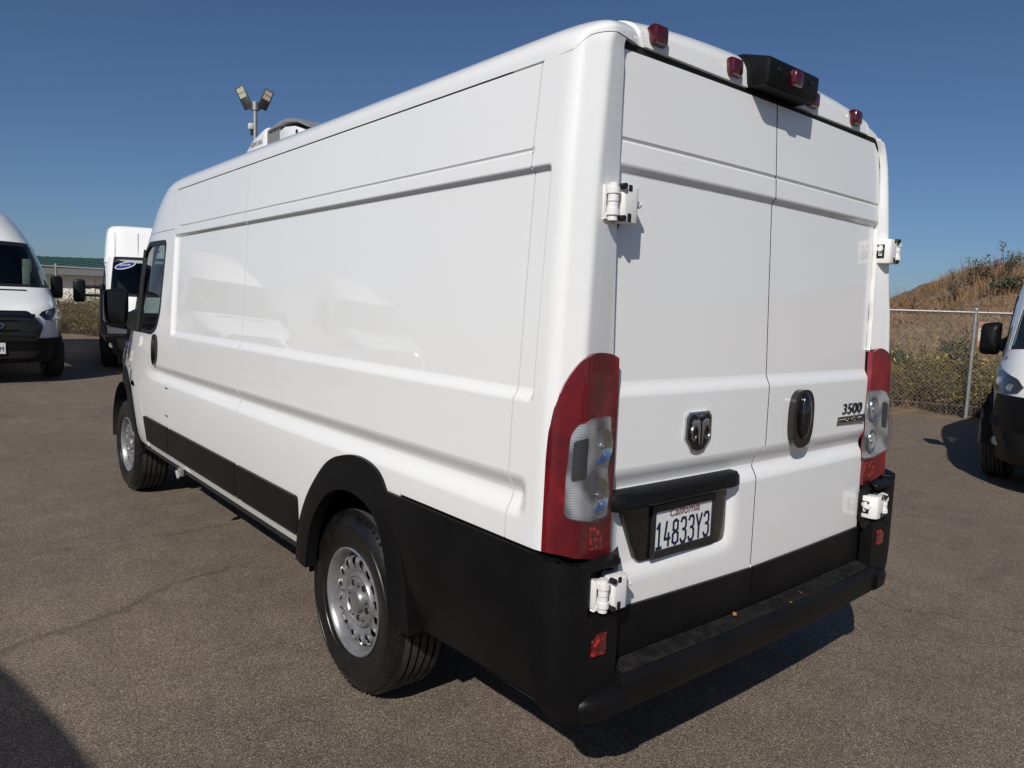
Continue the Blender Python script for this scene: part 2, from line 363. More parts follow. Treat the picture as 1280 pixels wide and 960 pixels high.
def lean_(z, y):
    """the rear right shoulder leans in towards the roof"""
    return lerp_tab([(.5,.06),(.9,.08),(1.44,.08),(1.58,.085),(1.7,.105),(1.92,.13),(2.08,.137),(2.2,.15),(2.3,.185)], z)*(1-sst(-.9, 1.2, y))
def corner_pts(z, rs=False):
    y0 = yd(z)
    if not rs: ww = W(z); return [(ww-dx, y0+dy) for dx, dy in CORN]+[(.70, y0)]
    ww = W(z)-lean_(z, -1.2); xe = xedge_r(z); k = min(1., (ww-xe)/.072)
    return [(ww-dx*k, y0+dy) for dx, dy in CORN_R]+[(xe, y0-.003), (.60, y0-.003)]
def corner(t, z, rs=False):
    pts = corner_pts(z, rs)
    for (x0, a), (x1, b) in zip(pts, pts[1:]):
        L = math.hypot(x1-x0, b-a)
        if t <= L: k = t/L; return -(x0+(x1-x0)*k), a+(b-a)*k
        t -= L
    return -pts[-1][0]+t, pts[-1][1]
def q_at(x, z, rs=False):
    """flank parameter of the point where the corner curve reaches |x|"""
    lo, hi = 0., .6
    for _ in range(40):
        m_ = (lo+hi)/2
        if -corner(m_, z, rs)[0] > x: lo = m_
        else: hi = m_
    return yd(z)+.14-lo
def seam_z(x): return lerp_tab([(.86,2.300),(.90,2.293),(.93,2.282),(.95,2.266),(.962,2.246),(.966,2.242)], x)
def feat(q, z):
    """how far the pressed steel of the flank lies inside its outer skin"""
    rec = .017*sst(-1.165,-1.148,q)*(1-sst(2.30,2.325,q))*sst(1.318,1.352,z)*(1-sst(1.940,1.958,z))
    ch = .024*sst(-1.165,-1.12,q)*(1-sst(2.62,2.80,q))*(1-sst(1.062,1.112,z))*sst(.99,1.055,z)
    g = .006*sst(-1.09,-1.08,q)*(1-sst(2.23,2.25,q))*max(0, 1-abs(z-2.003)/.0055)
    return rec+ch+g
def side(q, z):
    s = yd(z)+.14
    if q >= s: return (-W(z)+feat(q, z), q, z)
    x, y = corner(s-q, z); return (x+feat(q, z), y, z)
CY = 2.35
YF = [(.24,4.80),(.32,4.88),(.60,4.95),(.92,4.95),(1.02,4.90),(1.12,4.78),(1.22,4.60),(1.32,4.45),(1.40,4.36),(1.65,4.14),(1.90,3.86),(2.14,3.50),(2.25,3.22),(2.33,2.94),(2.38,2.74),(2.41,2.58),(2.4369,2.36)]
def cabn(z): return lerp_tab([(.9,3.0),(1.1,3.1),(1.4,3.4),(2.2,3.4),(2.43,2.6)], z)
def cab(th, z):
    """th 0..2 runs round the nose from the left flank to the right flank"""
    sgn = -1; t = th
    if th > 1: t = 2-th; sgn = 1
    n = cabn(z); f = max(0., min(1., t))*PI/2; b = lerp_tab(YF, z)-CY
    x = W(z)*max(0., math.cos(f))**(2/n); y = CY+b*max(0., math.sin(f))**(2/n)
    if t < 0: y = CY+t*.5; x = W(z)
    d = 0
    if z < 1.2:
        d = .024*(1-sst(2.62, 2.80, y))*(1-sst(1.062,1.112,z))*sst(.99,1.055,z)
    return (sgn*(x-d), y, z)
def thy(y, z):
    b = lerp_tab(YF, z)-CY; k = max(0., min(1., (y-CY)/b)); return math.asin(min(1., k**(cabn(z)/2)))/(PI/2)
def thx(x, z):
    k = max(0., min(1., abs(x)/W(z))); t = math.acos(min(1., k**(cabn(z)/2)))/(PI/2); return t if x < 0 else 2-t
def yz(poly, d=.06): return [(thy(y, z), z) for y, z in dens(poly, d)]
def xz(poly, d=.06): return [(thx(x, z), z) for x, z in dens(poly, d)]
def right(q, z):
    s = yd(z)+.14
    if q >= s: return (W(z)-lean_(z, q)-feat(q, z), q, z)
    x, y = corner(s-q, z, True); return (-x-feat(q, z), y, z)
def mir(fn): return lambda u, v: (lambda p: (-p[0], p[1], p[2]))(fn(u, v))
VS = sorted(set([round(v, 4) for v in [.48,.52,.56,.7,.85,.93,.99,1.0,1.012,1.025,1.04,1.055,1.062,1.075,1.088,1.1,1.112,1.117,1.15,1.2,1.31,1.314,1.318,1.325,1.333,1.341,1.352,1.356,1.365,1.4,1.5,1.6,1.7,1.8,1.9,1.93,1.937,1.940,1.944,1.949,1.954,1.958,1.961,1.975,1.9945,1.9975,2.003,2.0085,2.0115,2.05,2.1,2.15,2.2]]))
US_REAR = [-1.172,-1.168,-1.165,-1.160,-1.156,-1.152,-1.148,-1.14,-1.13,-1.12]
UC = frange(-1.55, -1.09, .007)
ARC = lambda cy, cz, rx, rz, a0, a1, n=28: [(cy+rx*math.cos(a0+(a1-a0)*i/n), cz+rz*math.sin(a0+(a1-a0)*i/n)) for i in range(n+1)]

def crom(P, n=4):
    out = []
    for i in range(len(P)-1):
        p0 = P[max(0, i-1)]; p1 = P[i]; p2 = P[i+1]; p3 = P[min(len(P)-1, i+2)]
        for k in range(n):
            t = k/n; out.append(tuple(.5*(2*b+(c-a)*t+(2*a-5*b+4*c-d)*t*t+(3*b-a-3*c+d)*t**3) for a, b, c, d in zip(p0, p1, p2, p3)))
    return out+[P[-1]]
def seg_mesh(name, text, size, m, parent, xa, ya, loc, depth=.0015, sx=1., shear=0.):
    return link(name, place(text_bm(text, size, depth, sx, shear), xa, ya, loc), m, parent)

def make_wheel(parent, x, y, z, sx, steer=0.):
    """one wheel: outer face looks along sx"""
    R = .37
    def lathe(prof, n=64, a0=0., a1=2*PI, closed=True):
        bm = bmesh.new(); rings = []
        for i in range(n):
            a = a0+(a1-a0)*i/n
            rings.append([bm.verts.new((px*sx, y+r*math.cos(a), z+r*math.sin(a))) for r, px in prof])
        for i in range(n):
            A = rings[i]; B = rings[(i+1) % n]
            for k in range(len(prof)-1): bm.faces.new((A[k], A[k+1], B[k+1], B[k]))
        bmesh.ops.recalc_face_normals(bm, faces=bm.faces[:]); return bm
    o = x    # rim lip distance from the van's centre line
    wh = bpy.data.objects.new('wheel', None)
    # tyre is the part's own mesh, the steel disc its sub-parts
    prof = [(.205,o-.01),(.212,o+.004),(.225,o+.010),(.245,o+.016),(.247,o+.019),(.262,o+.022),(.285,o+.026),(.300,o+.0265),(.302,o+.029),(.312,o+.029),(.314,o+.0255),(.335,o+.018),(.352,o+.004),(.362,o-.010)]
    side_n = len(prof)
    tread = [(.362,o-.012)]
    for k in range(5):
        a = o-.014-k*.036
        tread += [(.3695,a-.002),(.3695,a-.028),(.360,a-.029),(.360,a-.035)]
    tread += [(.366,o-.195),(.345,o-.215),(.25,o-.22),(.20,o-.20)]
    # tyre body
    bm = lathe(prof+tread)
    for f in bm.faces:
        c = f.calc_center_median(); r = math.hypot(c.y-y, c.z-z)
        if r > .3655: f.material_index = 1
    wh = link('wheel', bm, [TYRE, TREAD], parent, 35)
    # tread sipes: little blocks across the shoulder
    bm = bmesh.new()
    for i in range(72):
        a = 2*PI*i/72; rm = Matrix.Rotation(a, 3, 'X')
        vs = box(bm, (0,0,0), (.022,.010,.005)); 
        bmesh.ops.translate(bm, vec=((o-.004)*sx, 0, .3565), verts=vs)
        bmesh.ops.rotate(bm, cent=(0,0,0), matrix=rm, verts=vs); bmesh.ops.translate(bm, vec=(0,y,z), verts=vs)
    link('shoulder_tread', bm, TYRE, wh)['kind'] = 'stuff'
    # rim barrel
    link('rim', lathe([(.216,o+.002),(.219,o+.012),(.214,o+.015),(.206,o+.010),(.200,o-.004),(.190,o-.03),(.186,o-.075),(.188,o-.16)]), SILVER, wh, 40)
    # disc with hand holes
    NH = 16
    def disc(a, r):
        t = (r-.11)/(.192-.11)
        px = o-.030 + .016*math.sin(min(1, max(0, t))*PI)*1.0 - .035*max(0, t-.75)*2
        return (px*sx, y+r*math.cos(a), z+r*math.sin(a))
    polys = []
    for i in range(NH):
        a0 = 2*PI*i/NH; da = 2*PI/NH; ac = a0+da/2; rc = .158
        hole = [(ac+.112*math.sin(t), rc+.0205*math.cos(t)) for t in [PI*k/8 for k in range(9)]]
        polys.append([(ac,.192),(a0+da,.192),(a0+da,.11),(ac,.11)] + [(p, q) for p, q in hole[::-1]])
        polys.append([(ac,.11),(a0,.11),(a0,.192),(ac,.192)] + [(2*ac-p, q) for p, q in hole])
    patch('wheel_disc', polys, disc, SILVER, wh, us=[2*PI*k/64 for k in range(65)], vs=[.12,.13,.14,.15,.17,.18,.186], edge=.006, sg=sx*1, smooth=40)
    link('brake_drum', lathe([(.0,o-.075),(.19,o-.075),(.19,o-.20)], 40), UNDER, wh, 40)
    # centre: raised hub plate, nuts, cap
    link('hub', lathe([(.113,o-.034),(.112,o-.022),(.106,o-.014),(.098,o-.014),(.094,o-.020),(.05,o-.022),(.046,o-.008),(.040,o-.002),(.0001,o-.002)], 48), SILVER, wh, 35)
    for k in range(5):
        a = 2*PI*k/5+.3; bm = bmesh.new(); c = (0, y+.072*math.cos(a), z+.072*math.sin(a))
        rod(bm, ((o-.026)*sx, c[1], c[2]), ((o-.004)*sx, c[1], c[2]), .0145, .011, 6); link('wheel_nut', bm, SILVER, wh)
    for k in range(5):
        a = 2*PI*(k+.5)/5+.3; bm = bmesh.new(); c = (y+.074*math.cos(a), z+.074*math.sin(a))
        rod(bm, ((o-.026)*sx, *c), ((o-.0155)*sx, *c), .013, .012, 10); link('hub_boss', bm, DKCHROME, wh)
    return wh

def make_hinge(parent, sx, zc, hh=.10, xb=.845, yb=-1.262, small=False):
    """exposed 270 degree door hinge: barrel stack on the pillar, folded leaf on the door"""
    y0 = yd(zc)
    hb = bmesh.new()
    box(hb, (sx*(xb+.020), yb+.022, zc), (.012,.05,hh*.86), .004)
    h = link('door_hinge', hb, WHITE2, parent, 40)
    bm = bmesh.new()
    segs = [(-.5,-.36,.0135),(-.36,-.20,.018),(-.20,-.02,.0145),(.0,.20,.0150),(.20,.36,.018),(.36,.5,.0135)]
    for a, b, r in segs: rod(bm, (sx*xb, yb-.012, zc+a*hh), (sx*xb, yb-.012, zc+b*hh*.98), r, n=14)
    link('hinge_barrel', bm, WHITE2, h, 40)
    bm = bmesh.new()   # tapered arms
    for s in (-1, 1):
        prism(bm, [(sx*(xb+.026), zc+s*hh*.48), (sx*(xb-.012), zc+s*hh*.40), (sx*(xb-.012), zc+s*hh*.12), (sx*(xb+.002), zc+s*hh*.10)], yb-.004, yb+.012)
    link('hinge_arm', bm, WHITE2, h, 40)
    bm = bmesh.new()   # leaf folding out from the door
    xl = xb-.062
    prism(bm, rpoly([(sx*(xl+.035), yb-.026), (sx*(xl-.024), yb-.026), (sx*(xl-.036), yb-.005), (sx*(xl-.036), y0+.002), (sx*(xl+.012), y0+.002), (sx*(xl+.036), yb+.006)], .012), zc-hh*.52, zc+hh*.46, 'z', .003)
    link('hinge_leaf', bm, WHITE2, h, 45)
    bm = bmesh.new(); box(bm, (sx*(xl-.0355), (yb-.005+y0)/2-.002, zc-.004), (.004,.030,hh*.56), .001); link('leaf_opening', bm, DARK, h)
    bm = bmesh.new(); rod(bm, (sx*(xl-.037), (yb+y0)/2-.004, zc-hh*.22), (sx*(xl-.037), (yb+y0)/2-.004, zc+hh*.20), .008, n=8); box(bm, (sx*(xl-.037), (yb+y0)/2+.004, zc+.006), (.008,.012,.016), .002); link('hinge_pin', bm, WHITE2, h, 40)
    bm = bmesh.new()
    rod(bm, (sx*(xl-.034), yb+.004, zc+.005), (sx*(xl-.060), yb+.002, zc+.005), .006, n=8)
    rod(bm, (sx*(xl-.052), yb+.002, zc+.005), (sx*(xl-.060), yb+.002, zc+.005), .010, n=8)
    link('hinge_stop', bm, WHITE2, h, 40)
    for dz in (.42, -.42):
        bm = bmesh.new(); rod(bm, (sx*(xb-.024), yb-.016, zc+dz*hh), (sx*(xb-.024), yb-.034, zc+dz*hh), .008, n=8); link('hinge_bolt', bm, DARK, h)
    for dz, hz in ((.40,.016),(-.38,.022)):
        bm = bmesh.new(); box(bm, (sx*(xl+.012), yb-.0265, zc+hh*dz), (.014,.004,hz), .002); link('hinge_slot', bm, DARK, h)
    return h

def rear(x, z):
    """skin of the rear doors"""
    y = yd(z) - .012*(1-(x/.8)**2)
    y += .015*(1-sst(1.955, 1.978, z))*sst(1.330, 1.372, z)
    y += .022*(1-sst(1.062, 1.118, z))*sst(1.005, 1.058, z)
    y += .006*max(0, 1-abs(z-2.043)/.006)
    # pressed hollow round the number plate
    ex = sst(-.80,-.73,x)*(1-sst(-.225,-.165,x)); ez = sst(.775,.835,z)*(1-sst(.985,1.0,z))
    lowr = 1-sst(.0,.10,(x+.30)*.8-(z-.80))
    y += .020*ex*ez*(.4+.6*lowr)
    return (x, y, z)
VR = sorted([.58,.64,.70,.76,.775,.79,.805,.82,.835,.87,.91,.95,.985,.9925,1.0,1.005,1.018,1.031,1.045,1.058,1.062,1.076,1.09,1.104,1.118,1.123,1.17,1.25,1.32,1.326,1.330,1.34,1.351,1.361,1.372,1.376,1.385,1.45,1.55,1.65,1.75,1.85,1.93,1.951,1.955,1.961,1.9665,1.972,1.978,1.982,2.0,2.030,2.0345,2.037,2.043,2.049,2.0515,2.056,2.1,2.16,2.22])
UR = frange(-.80, .76, .06)+[-.79,-.775,-.75,-.73,-.225,-.205,-.185,-.165]

def build_van(root):
    # ---- flank panels, left and right
    for sx, fn, sg in ((-1, side, -1), (1, right, 1)):
        front = [(1.101,.555),(2.344,.555),(2.344,2.236),(1.101,2.236)]
        patch('side_panel', front, fn, WHITE, root, us=frange(1.1, 2.3, .2)+[2.235,2.24,2.245,2.296,2.302,2.306,2.3125,2.319,2.325,2.329], vs=VS, edge=.02, sg=sg)
        arch = ARC(-.115, .48, .405, .445, PI, 0)
        mid = [(-1.0795,2.236),(-1.0795,.93)] + [(-.545,.93)] + ARC(-.115, .50, .405, .43, PI*.86, 0, 26)[1:] + [(.29,.555),(1.094,.555),(1.094,2.236)]
        mid = [(-1.0795,2.236),(-1.0795,.925),(-.515,.925)] + [p for p in ARC(-.115,.50,.41,.43, PI, 0, 40) if p[1] < .925 or True][6:] + [(.295,.555),(1.092,.555),(1.092,2.236)]
        patch('side_panel', mid, fn, WHITE, root, us=frange(-1.07, 1.0, .18)+[-1.079], vs=VS, edge=.02, sg=sg)
        # rear quarter wrapping to the doors, above the lamp and cladding
        rs = sx > 0
        XE = xedge_r if rs else (lambda z: .816)
        def seam2(x): return seam_z(x+(.185 if rs else 0)*(1-sst(.60, .76, .76) if False else 1)) if rs else seam_z(x)
        top = []
        for k in range(25):
            q = -1.09-(.32)*k/24; zt = 2.26
            for _ in range(6): zt = seam2(-corner(max(0, yd(zt)+.14-q), zt, rs)[0])
            if -corner(max(0, yd(zt)+.14-q), zt, rs)[0] > XE(zt)+.002: top.append((q, zt))
        quarter = [(-1.0845,2.236),(-1.0845,.925),(-1.239,.925)] + [(-1.234,1.076),(-1.233,1.205),(-1.240,1.292),(-1.258,1.367),(-1.285,1.418),(-1.315,1.446),(-1.356,1.457),(-1.427,1.452)] + [(q_at(XE(1.448)-.010*(not rs), 1.448, rs),1.443)] + [(q_at(XE(z)-(.010-.010*(z-1.45)/.4 if z < 1.85 and not rs else 0), z, rs), z) for z in (1.55,1.65,1.75,1.85,1.95,2.05,2.15,2.25)] + [(q_at(XE(2.298), 2.298, rs), 2.300)] + top[::-1]
        patch('rear_quarter', quarter, fn, WHITE, root, us=UC+US_REAR, vs=VS+[2.236,2.248,2.26,2.27,2.28,2.29], edge=.02, sg=sg)
        # soft pressed lines on the pillar
        # sill
        patch('sill', [(.30,.485),(2.95,.485),(2.95,.550),(.30,.550)], fn, WHITE, root, us=frange(.3, 2.9, .25), vs=[.50,.52], off=-.006, edge=.03, sg=sg)
        # rub strips
        for a, b in ((.335,1.092),(1.100,2.343),(2.351,2.90)):
            patch('rub_strip', rpoly([(a,.556),(b,.556),(b+(.055 if b > 2.5 else 0),.725),(a,.725)], .022), fn if b < 2.4 else (lambda u, v: side(u, v)) if sx < 0 else right, BLACK, root, us=frange(a, b, .2), vs=[.575,.6,.65,.70], off=.014, edge=.016, sg=sg, smooth=40)
        # wheel arch flare rear
        flo = crom([(.324,.455),(.30,.60),(.214,.754),(.076,.901),(-.01,.957),(-.094,.985),(-.17,1.0),(-.251,1.002),(-.33,.990),(-.39,.962),(-.44,.905),(-.489,.826),(-.565,.648),(-.597,.481),(-.60,.45)])
        fli = crom([(.204,.45),(.20,.509),(.17,.62),(.118,.708),(.04,.79),(-.04,.835),(-.112,.855),(-.2,.862),(-.28,.85),(-.349,.821),(-.41,.755),(-.448,.67),(-.475,.56),(-.485,.45)])[::-1]
        def flare(q, z, fn=fn, sx=sx):
            p = fn(q, min(max(z, .45), 1.0)); r = math.hypot((q+.115)/.455, (z-.47)/.515)
            return (sx*(1.046+.010*(1-sst(.80,1.0,r))), q, z)
        patch('wheel_arch_flare', flo+fli, flare, BLACK, root, us=frange(-.59, .32, .03), vs=frange(.47, .99, .03), off=.006, edge=.05, sg=sg, smooth=60)
        # lower cladding behind the rear wheel
        clad = [(-1.226,.918)]+[(-.42,.918)]+[(-.45,.84),(-.50,.72),(-.535,.60),(-.55,.478)]+[(-.75,.482),(-.95,.492),(-1.226,.500)]
        patch('side_cladding', clad, lambda q, z, fn=fn: fn(q, max(z, .62)) if z > .62 else (lambda p: (p[0]*(1-.03*(.62-z)/.14), p[1], z))(fn(q, .62)), BLACK, root, us=frange(-1.2, -.45, .12), vs=[.50,.54,.58,.62,.68,.75,.82,.88], off=.012, edge=.03, sg=sg, smooth=50)
    # ---- roof: skin, rear end and raised end cap
    def rp(f):
        s = -1 if f < PI/2 else 1; a = f if f < PI/2 else PI-f
        return s*RW*max(0, math.cos(a))**(2/2.6), RZ0+RH*max(0, math.sin(a))**(2/2.6)
    def lean(x, y, z): return x-lean_(z, y)*(x/.955)**2 if x > 0 else x
    def roof(f, y): x, z = rp(f); return (lean(x, y, z), y, z)
    def yend(x):
        z = seam_z(abs(x)); rs = x > 0; xx = min(abs(x), W(z)-1e-4)
        if rs: xx = min(lean(xx, -1.2, z), W(z)-lean_(z, -1.2)-1e-4)
        if xx < .76: return yd(2.3)-.0015
        return corner(yd(z)+.14-q_at(xx, z, rs), z, rs)[1]-.0015
    def roofend(f, v):
        x, z = rp(f); zg = min(z, seam_z(abs(x))+.002); ye = yend(x)
        y = -.95+(ye+.95)*v; return (lean(x, y, z), y, zg+(z-zg)*max(0., 1-min(1., max(0, v))**4)**(1/2.6))
    fs = [PI*k/64 for k in range(65)]
    patch('roof', [(0.002,-.95),(PI-.002,-.95),(PI-.002,2.352),(0.002,2.352)], roof, WHITE, root, us=fs, vs=frange(-.95, 2.3, .4), edge=0, sg=1, smooth=60)
    # roof ribs
    for xr in (-.5,-.25,0,.25,.5):
        bm = bmesh.new(); zt = RZ0+RH*(max(0, 1-(abs(xr)/RW)**2.6))**(1/2.6)
        box(bm, (xr, .5, zt+.004), (.07, 2.4, .016), .007); link('roof_rib', bm, WHITE, root, 40)
    patch('roof_end', [(0.002,0),(PI-.002,0),(PI-.002,1),(0.002,1)], roofend, WHITE, root, us=fs, vs=frange(0, .8, .08)+[.85,.9,.93,.95,.97,.98,.988,.995], edge=.012, sg=-1, smooth=60)
    fa_ = [f for f in fs if abs(rp(f)[0]) < .745]; f0, f1 = fa_[0], fa_[-1]
    patch('roof_end_cap', rpoly([(f0,.60),(f1,.60),(f1,1.0),(f0,1.0)], .03), roofend, WHITE, root, us=fs, vs=frange(.3, .8, .06)+[.85,.9,.93,.95,.97,.98], off=.008, edge=.009, sg=-1, smooth=40)
    # gutter above the doors
    bm = bmesh.new(); box(bm, (-.055,-1.206,2.290), (1.51,.03,.024), .003); link('door_gutter', bm, DARK, root)
    # ---- rear doors
    L = [(-.810,2.281),(-.812,1.98),(-.808,1.70),(-.800,1.448),(-.788,1.10),(-.782,.66),(-.785,.558),(-.060,.558),(-.057,1.05),(-.045,1.085),(-.010,1.125),(-.010,1.36),(-.033,1.98),(-.050,2.281)]
    Rr = [(-.043,2.281),(-.026,1.98),(-.003,1.36),(-.003,1.125),(-.038,1.085),(-.050,1.05),(-.053,.558),(.772,.558),(.770,.66),(.772,1.10),(.764,1.448),(.765,1.98),(.757,2.18),(.738,2.245),(.695,2.281)]
    doors = []
    for poly in (L, Rr):
        lim = .695
        up_ = poly
        d = patch('rear_door', poly, rear, WHITE, root, us=UR, vs=VR, edge=.022, sg=1, smooth=50)
        doors.append(d)
    dl, dr = doors
    gap = [(-.0465,2.281),(-.0295,1.98),(-.0065,1.36),(-.0065,1.125),(-.0415,1.085),(-.0535,1.05),(-.0565,.70)]
    patch('door_gap_seal', [(a-.012, b) for a, b in gap]+[(a+.012, b) for a, b in gap[::-1]], rear, DARK, dl, us=[-.05,-.03,0], vs=VR, off=-.001, edge=0, sg=1)
    patch('door_edge_seal', [(-.808,2.258),(-.810,1.98),(-.806,1.70),(-.798,1.46),(-.806,1.46),(-.813,1.70),(-.818,1.98),(-.817,2.258)], rear, DARK, dl, us=[], vs=VR, off=-.001, edge=0, sg=1)
    patch('door_edge_seal', [(.763,1.98),(.762,1.46),(.767,1.46),(.7685,1.98)], rear, DARK, dr, us=[], vs=VR, off=-.001, edge=0, sg=1)
    patch('door_cladding', [(-.785,.556),(-.062,.556),(-.062,.692),(-.785,.705)], rear, BLACK, dl, us=UR, vs=[.6,.65], off=.010, edge=.012, sg=1)
    patch('door_cladding', [(-.051,.556),(.772,.556),(.772,.700),(-.051,.692)], rear, BLACK, dr, us=UR, vs=[.6,.65], off=.010, edge=.012, sg=1)
    # handle on the right door
    hp = [(.205+.0+.075*math.copysign(abs(math.cos(t))**.75, math.cos(t)), 1.205+.108*math.copysign(abs(math.sin(t))**.7, math.sin(t))) for t in [2*PI*k/40 for k in range(40)]]
    patch('door_handle', hp, lambda x, z: (x, rear(x, 1.21)[1], z), GLOSSBLK, dr, us=frange(.12, .29, .02), vs=frange(1.1, 1.31, .02), off=.022, edge=.03, sg=1, smooth=30)
    bm = bmesh.new(); y0 = rear(.2, 1.2)[1]
    vs = bmesh.ops.create_uvsphere(bm, u_segments=20, v_segments=12, radius=1)['verts']; bmesh.ops.scale(bm, vec=(.032,.022,.085), verts=vs); bmesh.ops.translate(bm, vec=(.205, y0-.024, 1.215), verts=vs)
    link('handle_grip', bm, GLOSSBLK, dr, 60)
    # emblem on the left door: shield with a ram's head
    y0 = rear(-.41, 1.2)[1]; ex, ez = -.410, 1.204
    sh = [(-.056,.048),(-.042,.065),(.042,.065),(.056,.048),(.058,-.020),(.028,-.060),(.010,-.066),(-.010,-.066),(-.028,-.060),(-.058,-.020)]
    bm = bmesh.new(); prism(bm, [(ex+a*1.15, ez+b) for a, b in sh], y0+.004, y0-.010, 'y', .003); emb = link('door_emblem', bm, CHROME, dl)
    bm = bmesh.new(); prism(bm, [(ex+a*.98, ez+b*.88) for a, b in sh], y0-.006, y0-.0125, 'y', .001); link('emblem_field', bm, DKCHROME, emb)
    for s in (-1, 1):
        bm = bmesh.new()   # brow and horn of the ram
        prism(bm, [(ex+s*a, ez+b) for a, b in [(.004,.034),(.018,.044),(.036,.042),(.046,.028),(.040,.018),(.026,.020),(.016,.006),(.010,-.030),(.004,-.046)]], y0-.011, y0-.019, 'y', .003)
        link('emblem_brow', bm, CHROME, emb, 40)
        bm = bmesh.new(); pr = []
        for k in range(12):
            a = PI*.55-k*.40; r = .021-.0009*k; pr.append((ex+s*(.032+r*math.cos(a)*.9), ez-.004+r*math.sin(a)*1.35))
        for k in range(11): rod(bm, (pr[k][0], y0-.015, pr[k][1]), (pr[k+1][0], y0-.015, pr[k+1][1]), .0055-.0003*k, .0052-.0003*k, 6)
        link('emblem_horn', bm, CHROME, emb, 50)
    seg_mesh('emblem_lettering', 'RAM', .015, CHROME, emb, (1,0,0), (0,0,1), (ex, y0-.0135, ez+.051), .0006, 1.5)
    # 3500 badge on the right door
    y0 = rear(.65, 1.2)[1]
    bd = seg_mesh('model_badge', '3500', .060, DKCHROME, dr, (1,0,0), (0,0,1), (.632, y0-.003, 1.214), .003, 1.42, .12)
    bm = bmesh.new(); prism(bm, [(.508,1.152),(.742,1.152),(.752,1.187),(.516,1.187)], y0, y0-.005); link('badge_bar', bm, CHROME, bd)
    seg_mesh('badge_lettering', 'PROMASTER', .030, GLOSSBLK, bd, (1,0,0), (0,0,1), (.630, y0-.0058, 1.170), .0008, 1.14, .1)
    # ---- number plate pocket on the left door
    y0 = yd(.92)+.012
    tr = rpoly([(-.742,1.005),(-.662,.822),(-.215,.806),(-.205,.84),(-.207,1.0)], .025)
    bm = bmesh.new(); prism(bm, tr, y0+.03, y0-.012, 'y', .006); link('plate_holder', bm, GLOSSBLK, dl, 30)
    # brow with plate lamps
    rings = []
    for x in [-.806,-.79,-.74,-.6,-.45,-.3,-.22,-.186,-.172]:
        e = .25 if x in (-.806,-.172) else (.75 if x in (-.79,-.186) else 1.)
        pr = [(.03,1.056),(-.020*e-.004,1.053),(-.034*e-.004,1.040),(-.037*e-.004,1.010),(-.026*e-.004,1.002),(.03,1.002)]
        rings.append([(x, yd(1.03)+a, 1.030+(b-1.030)*(.85 if e < .5 else 1)) for a, b in pr])
    bm = bmesh.new(); loft(bm, rings); bmesh.ops.recalc_face_normals(bm, faces=bm.faces[:]); link('plate_lamp_bar', bm, BLACK, dl, 40)
    return dl, dr

ROOT = thing('cargo_van', 'large white high roof cargo van seen from its rear left corner', 'van')
DL, DR = build_van(ROOT)
